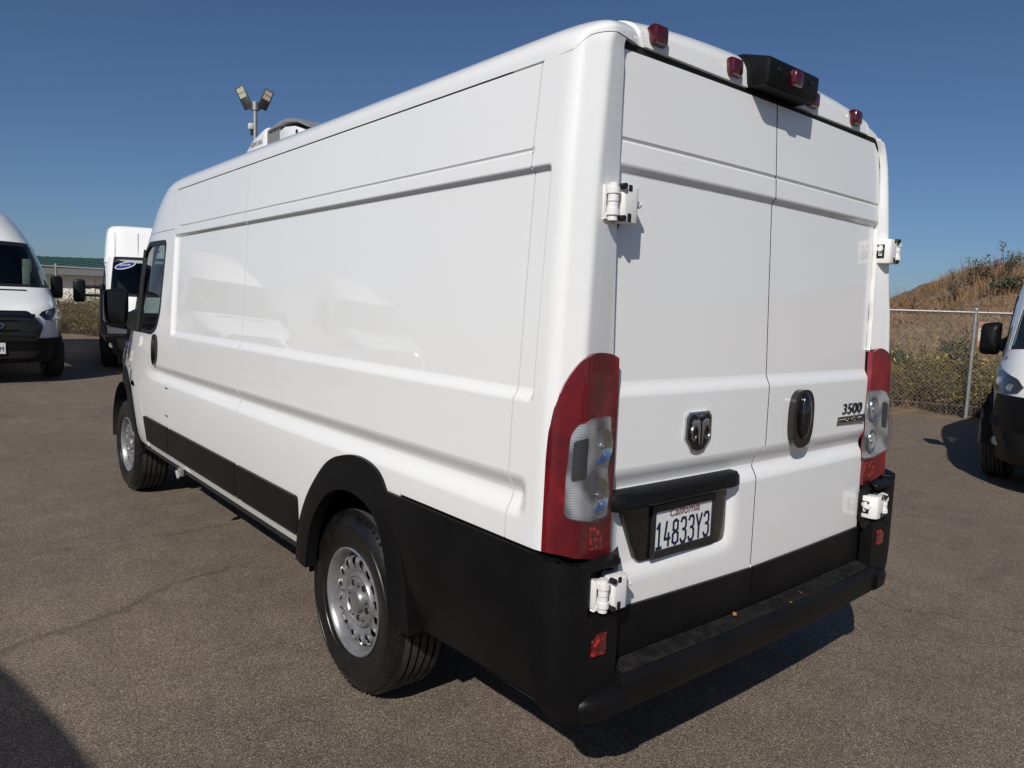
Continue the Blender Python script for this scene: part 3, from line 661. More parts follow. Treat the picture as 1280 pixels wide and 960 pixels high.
# lamps on both rear corners
def lamp_outline(rs):
    e = (lambda z: q_at(xedge_r(z)-.002, z, True)) if rs else (lambda z: lerp_tab([(.88,-1.488),(1.187,-1.480),(1.346,-1.476),(1.443,-1.468)], z))
    return crom([(e(1.443),1.443),(-1.427 if not rs else e(1.44)+.04,1.455),(-1.356,1.460),(-1.315,1.448),(-1.285,1.418),(-1.256,1.366),(-1.238,1.291),(-1.231,1.205),(-1.232,1.075),(-1.235,.930)])+[(-1.290,.917),(-1.401,.884)]+[(e(z),z) for z in (.88,.977,1.187,1.346)]
CLEAR = rpoly([(-1.287,1.242),(-1.306,1.270),(-1.347,1.284),(-1.446,1.283),(-1.462,1.187),(-1.448,1.131),(-1.464,1.072),(-1.464,.998),(-1.375,.998),(-1.283,1.024),(-1.281,1.121)], .012, 3)
for sx, fn, sg in ((-1, side, -1), (1, right, 1)):
    lp = patch('tail_lamp', lamp_outline(sx > 0), fn, RED, ROOT, us=UC, vs=frange(.9, 1.44, .04), off=.012, edge=.02, sg=sg, smooth=40)
    patch('reflector_backing', CLEAR, fn, FACET, lp, us=UC, vs=frange(1.0, 1.28, .02), off=.0135, edge=.001, sg=sg, smooth=60)
    for pl in ([(-1.296,1.225),(-1.334,1.235),(-1.334,1.125),(-1.296,1.118)],):
        patch('lamp_shade', rpoly(pl, .008), fn, SHADE, lp, us=UC, vs=[1.06,1.08,1.15,1.2], off=.0155, edge=.002, sg=sg)
    for zc, r in ((1.205,.052),(1.068,.050)):                        # round bulb bowls
        p = Vector(fn(-1.405, zc)); n = Vector((sx*.05,-1.,0)).normalized(); bm = bmesh.new(); t = Vector((0,0,1)).cross(n).normalized()
        rings = []
        for k, (rr, d) in enumerate([(1.0,.0075),(.96,.012),(.90,.011),(.70,.0045),(.40,.0015),(.2,.001)]):
            rings.append([p+n*(d+.010)+t*(rr*r*.80*math.cos(a))+Vector((0,0,rr*r*math.sin(a))) for a in [2*PI*i/28 for i in range(28)]])
        loft(bm, rings, True, False); bm.faces.new(bm.verts[-28:]); link('lamp_bowl', bm, CHROME, lp, 40)
        bm = bmesh.new(); rod(bm, p+n*.006, p+n*.022, .010, .006, 12); link('bulb', bm, FACET, lp, 40)
    patch('clear_lens', CLEAR, fn, LENS, lp, us=UC, vs=frange(1.0, 1.28, .04), off=.026, edge=.012, sg=sg, smooth=60)
    # bright facets low in the red part
    patch('lower_reflector', rpoly([(-1.37,.982),(-1.44,.978),(-1.445,.905),(-1.375,.915)], .01), fn, REDB, lp, us=UC, vs=[.93,.95], off=.0135, edge=.001, sg=sg)
    # ---- bumper corner below the lamp
    def bc(t, z, sx=sx):
        """plan curve of the bumper corner: t 0 (flank) .. 1 (inner edge)"""
        wv = 1.050 if z > .6 else 1.050-.05*((.6-z)/.2)**2
        yr = -1.312-.012*sst(.9, .5, z) if False else -1.305
        pts = [(wv,-1.228),(wv-.004,-1.255),(wv-.022,-1.285),(wv-.06,-1.302),(wv-.10,-1.306),(.80,-1.306)]
        L = [0]
        for a, b in zip(pts, pts[1:]): L.append(L[-1]+math.hypot(b[0]-a[0], b[1]-a[1]))
        d = t*L[-1]
        for i in range(len(pts)-1):
            if d <= L[i+1] or i == len(pts)-2:
                k = (d-L[i])/(L[i+1]-L[i]); x = pts[i][0]+(pts[i+1][0]-pts[i][0])*k; y = pts[i][1]+(pts[i+1][1]-pts[i][1])*k; break
        # hinge pocket
        y += .045*sst(.58,.64,t)*(1-sst(.97,1.05,t))*sst(.725,.745,z)*(1-sst(.855,.87,z))
        x -= 0
        return (sx*x, y, z)
    pc = [(0,.503),(0,.915),(.30,.900),(.62,.872),(1,.872),(1,.43),(.7,.43),(.35,.445),(.15,.465)]
    bcp = patch('bumper_corner', pc, bc, BLACK, ROOT, us=frange(0, 1, .04)+[.58,.60,.62,.64], vs=frange(.45, .88, .04)+[.725,.732,.738,.745,.855,.862,.87], edge=.05, sg=-sg if False else (1 if sx < 0 else -1), smooth=50)
    # shelf under the lamp
    bm = bmesh.new(); prism(bm, rpoly([(sx*1.02,-1.262),(sx*.93,-1.312),(sx*.80,-1.316),(sx*.79,-1.23),(sx*1.02,-1.21)], .02), .866, .886, 'z', .006); link('lamp_shelf', bm, BLACK, bcp, 40)
    # reflector
    bm = bmesh.new(); zc = .645; prism(bm, rpoly([(sx*.845,zc-.030),(sx*.905,zc-.026),(sx*.905,zc+.018),(sx*.875,zc+.036),(sx*.845,zc+.036)], .008), -1.300, -1.3095, 'y', .002); link('bumper_reflector', bm, REDB, bcp, 40)
    make_hinge(ROOT, sx, 1.862, .10, .868)
    make_hinge(ROOT, sx, .792, .095, .872, -1.300)
    # dark patch standing in for the shadow under the upper hinge
    bm = bmesh.new(); prism(bm, [(sx*.885,1.815),(sx*.80,1.815),(sx*.815,1.785),(sx*.835,1.768),(sx*.86,1.785)], -1.235, -1.243, 'y', .003); link('hinge_shadow', bm, DARK, ROOT)
# step bumper
WORN = mat('dusty_worn_plastic', (.022,.021,.020), .5, spec=.3)
_n = noise(WORN, 30, 4); _r = ramp(WORN, _n.outputs['Fac'], [(.35,(.010,.010,.010)),(.7,(.034,.032,.030))]); lk(WORN, _r.outputs[0], P_(WORN).inputs['Base Color'])
def step_edge(x): return -1.338-.016*(1-(x/.80)**2)
xsn = frange(-.80, .80, .05); rings = []
for x in xsn:
    e = step_edge(x); rings.append([(x,-1.22,.548),(x,e+.022,.535),(x,e+.011,.532),(x,e+.003,.525),(x,e,.514),(x,e+.003,.447),(x,e+.010,.434),(x,-1.22,.425)])
bm = bmesh.new(); loft(bm, rings); bmesh.ops.recalc_face_normals(bm, faces=bm.faces[:]); STEP = link('rear_step', bm, BLACK, ROOT, 40)
for k in range(7):
    bm = bmesh.new(); rg = []
    for x in frange(-.77, .77, .07):
        y = -1.262-(abs(step_edge(x))-1.262-.030)*(k/6.); zt = .5465-(.010*k/6.)
        rg.append([(x,y-.0032,zt-.006),(x,y-.0022,zt+.0045),(x,y+.0022,zt+.0045),(x,y+.0032,zt-.006)])
    loft(bm, rg); bmesh.ops.recalc_face_normals(bm, faces=bm.faces[:]); link('tread_rib', bm, WORN, STEP)
for sx in (-1, 1):     # end caps of the step running into the corners
    rings = []
    for x, dy, zt, zb in ((.797,0,.515,.434),(.86,.002,.512,.434),(.905,.012,.508,.436),(.938,.034,.500,.440),(.955,.062,.495,.446)):
        e = -1.347+dy; rings.append([(sx*x,-1.22,zt),(sx*x,e+.03,zt),(sx*x,e+.006,zt-.008),(sx*x,e,zt-.022),(sx*x,e+.003,zb+.01),(sx*x,e+.015,zb),(sx*x,-1.22,zb)])
    bm = bmesh.new(); loft(bm, rings); bmesh.ops.recalc_face_normals(bm, faces=bm.faces[:]); link('step_end_cap', bm, BLACK, ROOT, 40)
# roof marker lamps, camera box
def marker(x, y, z, sc=1., parent=ROOT, m=REDD):
    bm = bmesh.new(); pr = [(-.030,-.012),(-.026,-.020),(.026,-.020),(.030,-.012),(.030,.012),(.024,.020),(-.024,.020),(-.030,.012)]
    rings = []
    for d, s in ((.045,.62),(.006,.92),(-.004,1.0),(-.014,1.0),(-.024,.84),(-.028,.55)):
        rings.append([(x+a*s*sc, y+d*sc, z+b*s*1.35*sc) for a, b in pr])
    loft(bm, rings); bmesh.ops.recalc_face_normals(bm, faces=bm.faces[:]); return link('marker_lamp', bm, m, parent, 30)
for x in (-.675,-.305,.175,.50): marker(x, -1.226, 2.342, 1.0)
bm = bmesh.new(); pr = [(-1.02,2.425),(-1.20,2.414),(-1.297,2.386),(-1.310,2.376),(-1.307,2.306),(-1.297,2.296),(-1.165,2.302),(-1.02,2.36)]
prism(bm, pr, -.225, .085, 'x', .014); CAMB = link('brake_lamp_housing', bm, BLACK, ROOT, 40)
marker(-.075, -1.303, 2.342, .95, CAMB)
for x in (-.175, .025):
    bm = bmesh.new(); rod(bm, (x,-1.303,2.35), (x,-1.314,2.35), .007, n=10); link('housing_screw', bm, DARK, CAMB)
# number plate
y0 = yd(.92)-.001; bm = bmesh.new(); box(bm, (-.445, y0-.002, .905), (.305,.003,.152), .001); PLT = link('number_plate', bm, PLATEW, ROOT)
tilt = 0
GL = {'1': [[(.15,.80),(.5,1),(.5,0)],[(.12,0),(.9,0)]], '4': [[(.34,1),(.08,.30),(.95,.30)],[(.70,.52),(.70,0)]],
 '8': [[(.5,1),(.85,.92),(.85,.60),(.5,.53),(.12,.60),(.12,.92),(.5,1)],[(.5,.53),(.93,.42),(.93,.10),(.5,0),(.07,.10),(.07,.42),(.5,.53)]],
 '3': [[(.08,.86),(.25,1),(.75,1),(.90,.86),(.90,.64),(.70,.53),(.38,.53)],[(.70,.53),(.93,.40),(.93,.14),(.75,0),(.25,0),(.06,.14)]], 'Y': [[(.03,1),(.5,.46),(.97,1)],[(.5,.46),(.5,0)]]}
def plate_chars(text, x0, z0, cw, ch, pitch, y, r, parent):
    for i, c in enumerate(text):
        bm = bmesh.new()
        for pl in GL[c]:
            pp = [(x0+i*pitch+a*cw, z0+b*ch) for a, b in pl]
            for (a, b), (c_, d) in zip(pp, pp[1:]):
                L = math.hypot(c_-a, d-b); ux, uz = (c_-a)/L, (d-b)/L; e = r*.55
                prism(bm, [(a-ux*e-uz*r, b-uz*e+ux*r), (a-ux*e+uz*r, b-uz*e-ux*r), (c_+ux*e+uz*r, d+uz*e-ux*r), (c_+ux*e-uz*r, d+uz*e+ux*r)], y, y-.0012-.0002*random.random())
        link('plate_character', bm, PLATEB, parent)
plate_chars('14833Y3', -.582, .852, .030, .078, .0402, y0-.0036, .0042, PLT)
seg_mesh('plate_script', 'California', .036, PLATER, PLT, (1,0,0), (0,0,1), (-.445, y0-.0042, .955), .0006, 1.1, .25)
bm = bmesh.new(); o_ = [(-.605,.822),(-.285,.822),(-.285,.990),(-.605,.990)]; i_ = [(-.590,.846),(-.300,.846),(-.300,.968),(-.590,.968)]
for k in range(4):
    a, b = o_[k], o_[(k+1) % 4]; c, d = i_[(k+1) % 4], i_[k]; prism(bm, [a, b, c, d], y0, y0-.009, 'y', .0015)
link('plate_frame', bm, FRAMEM, PLT)
# ---- front cab of the van
NS = [PI and k/40 for k in range(0, 81)]
VC = frange(.30, 2.42, .06)
for sx, fn, sg in ((-1, cab, -1), (1, mir(cab), 1)):
    win = rpoly([(2.50,1.935),(2.535,1.70),(2.58,1.46),(2.66,1.345),(2.80,1.305),(3.80,1.30),(3.86,1.38),(3.52,1.72),(3.20,1.90),(3.0,1.945)], .05, 3)
    wth = yz(win, .08)
    # door: two halves split through the window opening
    zs_ = [p for p in win]
    ltop = max(win, key=lambda p: p[1]); lbot = min(win, key=lambda p: p[1])
    i1 = win.index(ltop); i2 = win.index(lbot); n = len(win)
    A = [win[(i1+k) % n] for k in range((i2-i1) % n+1)]; B = [win[(i2+k) % n] for k in range((i1-i2) % n+1)]
    if sum(p[0] for p in A)/len(A) < sum(p[0] for p in B)/len(B): rearA, frontB = A, B
    else: rearA, frontB = B[::-1][::-1], A
    if rearA[0][1] < rearA[-1][1]: rearA = rearA[::-1]      # top -> bottom along the rear side
    if frontB[0][1] > frontB[-1][1]: frontB = frontB[::-1]  # bottom -> top along the front side
    dr1 = [(ltop[0],1.992),(2.352,1.992),(2.352,.555),(3.0,.555),(3.02,.70),(3.15,.86),(lbot[0],.86),(lbot[0],lbot[1])] + rearA[::-1][1:]
    dr2 = [(lbot[0],.86),(3.18,.86),(3.32,.98),(3.52,1.06),(3.90,1.10),(4.02,1.34),(3.72,1.66),(3.36,1.94),(3.22,1.992),(ltop[0],1.992)] + frontB[::-1]
    fd = patch('front_door', [yz(dr1, .07), yz(dr2, .07)], fn, WHITE, ROOT, us=NS, vs=VS, edge=.018, sg=sg)
    patch('window_seal', yz(win, .05), fn, SEAL, fd, us=NS, vs=VC, off=-.012, edge=.012, sg=sg) if False else None
    # seal ring
    c0 = (sum(p[0] for p in win)/n, sum(p[1] for p in win)/n)
    inner = [(p[0]+(c0[0]-p[0])*.055, p[1]+(c0[1]-p[1])*.09) for p in win]
    ring = [[win[k], win[(k+1) % n], inner[(k+1) % n], inner[k]] for k in range(n)]
    patch('window_seal', [[(thy(y, z), z) for y, z in q] for q in ring], fn, SEAL, fd, off=.002, edge=.014, sg=sg)
    patch('door_window', yz(inner, .08), fn, GLASS, fd, us=NS, vs=VC, off=-.010, edge=0, sg=sg)
    bm = bmesh.new(); xx = -sx*0+sx*(abs(cab(thy(3.05,1.6),1.6)[0])-.004); rod(bm, (sx*(abs(cab(thy(3.28,1.31),1.31)[0])-.004),3.28,1.31), (sx*(abs(cab(thy(3.25,1.90),1.90)[0])-.004),3.25,1.90), .02, n=6); link('window_divider', bm, SEAL, fd)
    hp = [(2.68+.060*math.cos(t), 1.21+.104*math.copysign(abs(math.sin(t))**.75, math.sin(t))) for t in [2*PI*k/32 for k in range(32)]]
    patch('door_handle', yz(hp, .1), fn, GLOSSBLK, fd, us=NS, vs=frange(1.1, 1.32, .03), off=.014, edge=.02, sg=sg, smooth=30)
    # fender with the wheel arch, pillar
    fe = [(4.025,1.34),(3.905,1.098),(3.525,1.055),(3.326,.977),(3.184,.857),(3.156,.86),(3.026,.70),(3.006,.49),(3.31,.49)] + ARC(3.80, .42, .48, .53, PI*.94, .02*PI, 24) + [(4.62,.44),(4.62,.94),(4.52,1.02),(4.50,1.2),(4.30,1.36)]
    patch('front_fender', yz(fe, .06), fn, WHITE, ROOT, us=NS, vs=VC, edge=.02, sg=sg)
    flo = ARC(3.80, .41, .53, .60, PI*1.0, .0, 30); fli = ARC(3.80, .41, .405, .455, 0, PI*1.0, 30)
    patch('wheel_arch_flare', [[(thy(a[0], a[1]), a[1]), (thy(b[0], b[1]), b[1]), (thy(c[0], c[1]), c[1]), (thy(d[0], d[1]), d[1])] for a, b, c, d in [(flo[k], flo[k+1], fli[29-k], fli[30-k]) for k in range(30)]], fn, BLACK, ROOT, off=.016, edge=.05, sg=sg, smooth=60)
    zz = frange(1.345, 2.09, .06)
    pil = [(thx(-.80*W(z), z)-.004, z) for z in zz]; dre = [(thy(lerp_tab([(1.34,4.03),(1.66,3.728),(1.94,3.368),(1.992,3.228),(2.09,3.0)], z), z)+.001, z) for z in zz]
    patch('windscreen_pillar', pil+dre[::-1], fn, WHITE, ROOT, us=NS, vs=VC, edge=.02, sg=sg)
    # headlamp
    hl = [(4.30,1.18),(4.55,1.20),(4.72,1.12)]
    HLX = [(-.940,1.165),(-.90,1.180),(-.80,1.14),(-.62,1.075),(-.56,1.02),(-.60,.962),(-.74,.935),(-.86,.945),(-.915,1.02)]
    h = patch('headlamp', xz(HLX, .05), fn, SHADE, ROOT, us=NS, vs=frange(.94, 1.18, .04), off=.006, edge=.01, sg=sg)
    for xc, zc, rr in ((-.80,1.045,.055),(-.68,1.0,.042)):
        p = Vector(fn(thx(xc, zc), zc)); nn = Vector((sx*.5,.82,.15)).normalized(); bm = bmesh.new(); rod(bm, p-nn*.02, p+nn*.014, rr, rr*.88, 20); link('headlamp_bowl', bm, FACET, h, 40)
    patch('lamp_cover', xz(HLX, .05), fn, LENS, h, us=NS, vs=frange(.94, 1.18, .04), off=.022, edge=.016, sg=sg)
    patch('indicator', xz([(-.925,1.13),(-.908,1.14),(-.885,1.03),(-.900,1.03)]), fn, AMBER, h, us=NS, vs=[1.0,1.05,1.1], off=.010, edge=.002, sg=sg)
    patch('lamp_bezel', xz([(-.885,1.15),(-.84,1.13),(-.80,.965),(-.855,.965)]), fn, DARK, h, us=NS, vs=[1.0,1.05,1.1], off=.010, edge=.002, sg=sg)
    # fog lamp
    p = Vector(fn(thx(-.78,.46), .46)); nrm = Vector((sx*.45,.9,0)).normalized(); bm = bmesh.new()
    rod(bm, p-nrm*.02, p+nrm*.030, .062, .062, 24); fg = link('fog_lamp', bm, GLOSSBLK, ROOT, 40); bm = bmesh.new(); rod(bm, p+nrm*.028, p+nrm*.034, .050, .044, 24); link('fog_lens', bm, FACET, fg, 40)
    # mirror
    bm = bmesh.new(); xm = sx*1.108; ym = 3.47
    prof = rpoly([(sx*1.016,1.622),(sx*1.205,1.600),(sx*1.210,1.262),(sx*1.020,1.262)], .05)
    loft(bm, [[(xm+(a-xm)*s, ym+d, 1.44+(b-1.44)*s) for a, b in prof] for d, s in ((0,.97),(.02,1.0),(.07,.96),(.12,.80),(.14,.55))]); bmesh.ops.recalc_face_normals(bm, faces=bm.faces[:])
    mm = link('door_mirror', bm, BLACK, ROOT, 40)
    bm = bmesh.new(); prism(bm, rpoly([(sx*1.030,1.605),(sx*1.192,1.588),(sx*1.195,1.360),(sx*1.032,1.360)], .035), ym-.001, ym-.005); link('mirror_glass', bm, MIRROR, mm)
    bm = bmesh.new(); prism(bm, rpoly([(sx*1.032,1.338),(sx*1.195,1.338),(sx*1.194,1.278),(sx*1.036,1.278)], .015), ym-.001, ym-.006, 'y', .002); link('spot_glass', bm, MIRROR, mm)
    bm = bmesh.new(); loft(bm, [[(sx*.93,3.35,1.30),(sx*.93,3.72,1.30),(sx*.93,3.62,1.47),(sx*.93,3.40,1.47)], [(sx*1.04,3.47,1.32),(sx*1.04,3.57,1.32),(sx*1.04,3.56,1.42),(sx*1.04,3.48,1.42)]]); bmesh.ops.recalc_face_normals(bm, faces=bm.faces[:]); link('mirror_arm', bm, BLACK, mm, 40)
    # wheels
    make_wheel(ROOT, .970, -.060, .372, sx)
    make_wheel(ROOT, .965, 3.790, .372, sx)
    for yc in (-.1, 3.80):
        bm = bmesh.new(); rg = []
        for k in range(21):
            a = -.12+(PI+.24)*k/20; rg.append([(sx*xx_, yc+.405*math.cos(a), .44+.44*math.sin(a)) for xx_ in (1.0,.62)])
        loft(bm, rg, False, False); vs = [bm.verts.new((sx*.62, yc+.405*math.cos(-.12+(PI+.24)*k/20), .44+.44*math.sin(-.12+(PI+.24)*k/20))) for k in range(21)]; bm.faces.new(vs)
        link('wheel_liner', bm, UNDER, ROOT, 40)
# centre pieces of the nose
zz = frange(1.345, 2.09, .06)
ws = [(thx(-.80*W(z), z), z) for z in zz]
patch('windscreen', ws+[(2-a, b) for a, b in ws[::-1]], cab, GLASS, ROOT, us=NS, vs=VC, off=-.004, edge=0, sg=-1, smooth=60)
wsi = [(thx(-.765*W(z), z), z) for z in frange(1.39, 2.04, .06)]
k = min(len(ws), len(wsi)); fr = []
outer = ws+[(2-a, b) for a, b in ws[::-1]]; rs = [(ws[i][0]+.0, ws[i][1]) for i in range(len(ws))]
bands = [[ws[i], ws[i+1], (ws[i+1][0]+.018, ws[i+1][1]), (ws[i][0]+.018, ws[i][1])] for i in range(len(ws)-1)]
bands += [[(2-a, b) for a, b in q][::-1] for q in bands]
t0, t1 = ws[0][0], ws[-1][0]; bands += [[(t0+.018,1.345),(2-t0-.018,1.345),(2-t0-.018,1.385),(t0+.018,1.385)], [(t1+.018,2.03),(2-t1-.018,2.03),(2-t1-.018,2.09),(t1+.018,2.09)]]
patch('windscreen_border', bands, cab, SEAL, ROOT, us=NS, vs=[], off=-.001, edge=0, sg=-1, smooth=60)
hood = [(thy(4.31,1.345)+.0, 1.338), (thx(-.95*W(1.2),1.2), 1.2), (thx(-.90*W(1.0),1.0), 1.0), (thx(-.88*W(.93),.93), .93)]
patch('bonnet', hood+[(2-a, b) for a, b in hood[::-1]], cab, WHITE, ROOT, us=NS, vs=VC+[.95,1.05,1.1,1.15,1.25,1.3], edge=.02, sg=-1, smooth=60)
bp = [(thy(4.30,.30), .30), (thy(4.33,.62), .62), (thy(4.45,.86), .86), (thx(-.80,.925), .925)]
bmpr = patch('front_bumper', bp+[(2-a, b) for a, b in bp[::-1]], cab, BLACK, ROOT, us=NS, vs=frange(.3, .92, .06), off=.022, edge=.04, sg=-1, smooth=60)
patch('lower_intake', xz(rpoly([(-.62,.40),(.62,.40),(.70,.60),(-.70,.60)], .05)), cab, DARK, bmpr, us=NS, vs=frange(.4, .6, .05), off=.0245, edge=.002, sg=-1)
patch('front_grille', xz(rpoly([(-.52,.94),(.52,.94),(.46,1.055),(-.46,1.055)], .03)), cab, GLOSSBLK, ROOT, us=NS, vs=frange(.94, 1.06, .03), off=.012, edge=.015, sg=-1)
for sx in (-1, 1):
    patch('bumper_pocket', xz(rpoly([(sx*.90,.60),(sx*.72,.62),(sx*.74,.72),(sx*.90,.70)], .03)), cab, DARK, bmpr, us=NS, vs=[.65,.7], off=.0245, edge=.002, sg=-1)
cz_ = frange(1.996, 2.43, .03)
patch('roof_cap', [(0,1.996),(.0,2.436)]+[(2,2.436),(2,1.996)]+[(2-thy(3.24,1.996),1.996),(2-thy(3.02,2.09)-.0,2.093),(thy(3.02,2.09),2.093),(thy(3.24,1.996),1.996)], cab, WHITE, ROOT, us=NS, vs=cz_+[2.093,2.40,2.42], edge=.01, sg=-1, smooth=60)
# floor, bulkhead, seats, dashboard
bm = bmesh.new(); box(bm, (0,1.75,.45), (1.10,5.9,.14)); box(bm, (0,1.75,.47), (1.96,2.9,.05)); box(bm, (0,-.95,.48), (1.96,.6,.05)); box(bm, (0,-.06,.37), (1.6,.12,.12)); box(bm, (0,3.8,.37), (1.6,.12,.12)); link('underbody', bm, UNDER, ROOT)
bm = bmesh.new(); box(bm, (0,2.32,1.35), (1.88,.03,1.6)); link('bulkhead', bm, SEATM, ROOT)
for x in (-.52, .52):
    bm = bmesh.new(); box(bm, (x,2.86,.95), (.50,.52,.16), .05); box(bm, (x,2.58,1.32), (.48,.14,.66), .05); box(bm, (x,2.58,1.74), (.26,.10,.18), .04); link('seat', bm, SEATM, ROOT, 40)
bm = bmesh.new(); box(bm, (0,3.88,1.18), (1.70,.55,.22), .05); link('dashboard', bm, SEATM, ROOT, 40)
bm = bmesh.new(); 
for i in range(24):
    a = 2*PI*i/24; b = 2*PI*(i+1)/24; rod(bm, (-.52+.19*math.cos(a),3.50+.06*math.sin(a),1.26+.18*math.sin(a)), (-.52+.19*math.cos(b),3.50+.06*math.sin(b),1.26+.18*math.sin(b)), .014, n=6)
link('steering_wheel', bm, SEATM, ROOT, 40)
# jack bracket under the sill
bm = bmesh.new(); box(bm, (-1.0,2.23,.455), (.03,.06,.05), .006); rod(bm, (-1.02,2.25,.46), (-1.02,2.21,.42), .010); link('sill_bracket', bm, GALV, ROOT)
# fuel flap hinge marks between the doors
bm = bmesh.new()
for z in (.98,.80): box(bm, (-1.043,2.38,z), (.003,.05,.006))
link('door_seam_clip', bm, SEAL, ROOT)
# ---- refrigeration unit on the roof
def unit(parent):
    x0, x1 = -.50, .50
    bm = bmesh.new(); pr = [(2.52,2.40),(2.50,2.49),(2.46,2.535),(2.34,2.592),(2.15,2.632),(2.09,2.636),(2.09,2.40)]
    prism(bm, pr, x0, x1, 'x', .018); u = link('refrigeration_unit', bm, WHITE, parent, 40)
    bm = bmesh.new(); pr = [(2.10,2.40),(2.10,2.612),(1.90,2.612),(1.86,2.40)]; prism(bm, pr, x0+.012, x1-.012, 'x', .01); link('unit_grille', bm, GREY, u, 40)
    bm = bmesh.new()
    for k in range(9): box(bm, (x0+.008, 1.89+.024*k, 2.505), (.008,.010,.20))
    link('grille_slat', bm, GREY, u)['kind'] = 'stuff'
    bm = bmesh.new(); pr = [(1.885,2.40),(1.885,2.58),(1.80,2.592),(1.66,2.575),(1.52,2.53),(1.44,2.40)]; prism(bm, pr, x0+.002, x1-.002, 'x', .006); link('unit_side_plate', bm, WHITE, u, 40)
    bm = bmesh.new(); pr = [(2.06,2.602),(1.86,2.628),(1.76,2.632),(1.60,2.605),(1.44,2.545),(1.44,2.53),(1.60,2.588),(1.76,2.612),(1.88,2.606)]; prism(bm, pr, x0-.01, x1+.01, 'x'); link('unit_top', bm, GREY, u, 40)
    for y, z in ((1.80,2.51),(1.62,2.535)):
        bm = bmesh.new(); rod(bm, (x0-.004,y,z), (x0+.01,y,z), .012, n=10); link('unit_bolt', bm, DARK, u)
    seg_mesh('unit_lettering', 'THERMO KING', .042, GREY, u, (0,-1,0), (0,0,1), (x0-.0015,2.265,2.555), .001, .78)
unit(ROOT)
for c in ROOT.children:
    if c.name.startswith('refrigeration_unit'): c.location.z = .03

# ------------------------------------------------------------------ other vans of the same type
SKIP = ('refrigeration_unit','number_plate','model_badge','brake_lamp_housing','door_emblem')
RV = copy_tree(ROOT, None, SKIP); RV.name = 'cargo_van'
def pose(o, nose_xy, heading, nose_y=4.95, sc=(1,1,1)):
    """put the van with its nose at nose_xy, heading = unit vector its nose points to"""
    h = Vector(heading).normalized(); rz = math.atan2(-h.x, h.y)
    o.rotation_euler = (0,0,rz); o.scale = sc; p = Vector(nose_xy)-h*nose_y*sc[1]; mid = Vector(nose_xy)-h*2
    o.location = (p.x, p.y, gz(mid.x, mid.y))
pose(RV, (5.42,-1.10), (-1,-.10))
tag(RV, 'white van at the right edge facing the lot with big black bumper', 'van')
# the van in the gap, with long towing mirrors
V2 = copy_tree(ROOT, None, SKIP+('door_mirror','roof','roof_cap','roof_end','roof_end_cap','roof_rib','marker_lamp','door_gutter')); V2.name = 'cargo_van'
pose(V2, (1.175,11.38), (-.25,-.97), 4.95, (1,1,1.0)); V2.location.z = .20
bm = bmesh.new(); rings = []
for z, hw, yf, yr_ in ((1.985,.992,3.40,-1.21),(2.06,.990,3.32,-1.21),(2.3,.980,3.20,-1.20),(2.53,.962,3.10,-1.19),(2.64,.94,3.05,-1.17),(2.70,.89,2.98,-1.12),(2.72,.80,2.88,-1.05)):
    pl = []
    for k in range(48):
        t = 2*PI*k/48; c, d = math.cos(t), math.sin(t); e = .26
        pl.append((hw*math.copysign(abs(c)**e, c), (yf+yr_)/2+(yf-yr_)/2*math.copysign(abs(d)**(e*.55), d), z))
    rings.append(pl)
loft(bm, rings); bmesh.ops.recalc_face_normals(bm, faces=bm.faces[:]); HR = link('high_roof', bm, WHITE, V2, 40)
for x in (.38,.78,-.38,-.78):
    bm = bmesh.new(); rod(bm, (x,3.287,2.12), (x,3.088,2.58), .004, n=6); link('roof_seam', bm, GREY, HR)
tag(V2, 'white high roof van with oval year sticker on its windscreen and long mirror arms', 'van')
for sx in (-1, 1):
    bm = bmesh.new(); vs = box(bm, (sx*1.36,3.50,1.42), (.20,.13,.42), .045); mm = link('door_mirror', bm, BLACK, V2, 40)
    bm = bmesh.new(); rod(bm, (sx*.95,3.55,1.50), (sx*1.30,3.5,1.50), .028); rod(bm, (sx*.95,3.55,1.34), (sx*1.30,3.5,1.34), .028); box(bm, (sx*.98,3.56,1.42), (.08,.14,.26), .02); link('mirror_arm', bm, BLACK, mm, 40)
# sticker 2026 on the windscreen
def sfn(u, v): return cab(u, v)
ov = [(thx(.58+.160*math.cos(t), 1.915+.052*math.sin(t)-.045*math.cos(t)), 1.915+.052*math.sin(t)-.045*math.cos(t)) for t in [2*PI*k/36 for k in range(36)]]
ov2 = [(thx(.58+.174*math.cos(t), 1.915+.065*math.sin(t)-.045*math.cos(t)), 1.915+.065*math.sin(t)-.045*math.cos(t)) for t in [2*PI*k/36 for k in range(36)]]
st = patch('windscreen_sticker', ov2, cab, PLATEW, V2, us=NS, vs=[1.85,1.9,1.95], off=.004, edge=.001, sg=-1)
patch('sticker_field', ov, cab, STICK, st, us=NS, vs=[1.85,1.9,1.95], off=.0055, edge=.001, sg=-1)
p = Vector(cab(thx(.58,1.915),1.915)); dz = (Vector(cab(thx(.58,1.96),1.96))-p).normalized(); dx = (Vector(cab(thx(.51,1.915),1.915))-p).normalized(); n_ = dx.cross(dz).normalized()
dx2 = (dx+dz*.19).normalized()
seg_mesh('sticker_lettering', '2026', .085, PLATEW, st, dx2, dz-dx2*dz.dot(dx2), p+n_*.012, .0015, 1.15)
bm = bmesh.new(); rod(bm, (.05,3.20,2.24), (.05,3.25,2.24), .05, .042, 16); link('roof_lamp', bm, AMBER, V2, 40)

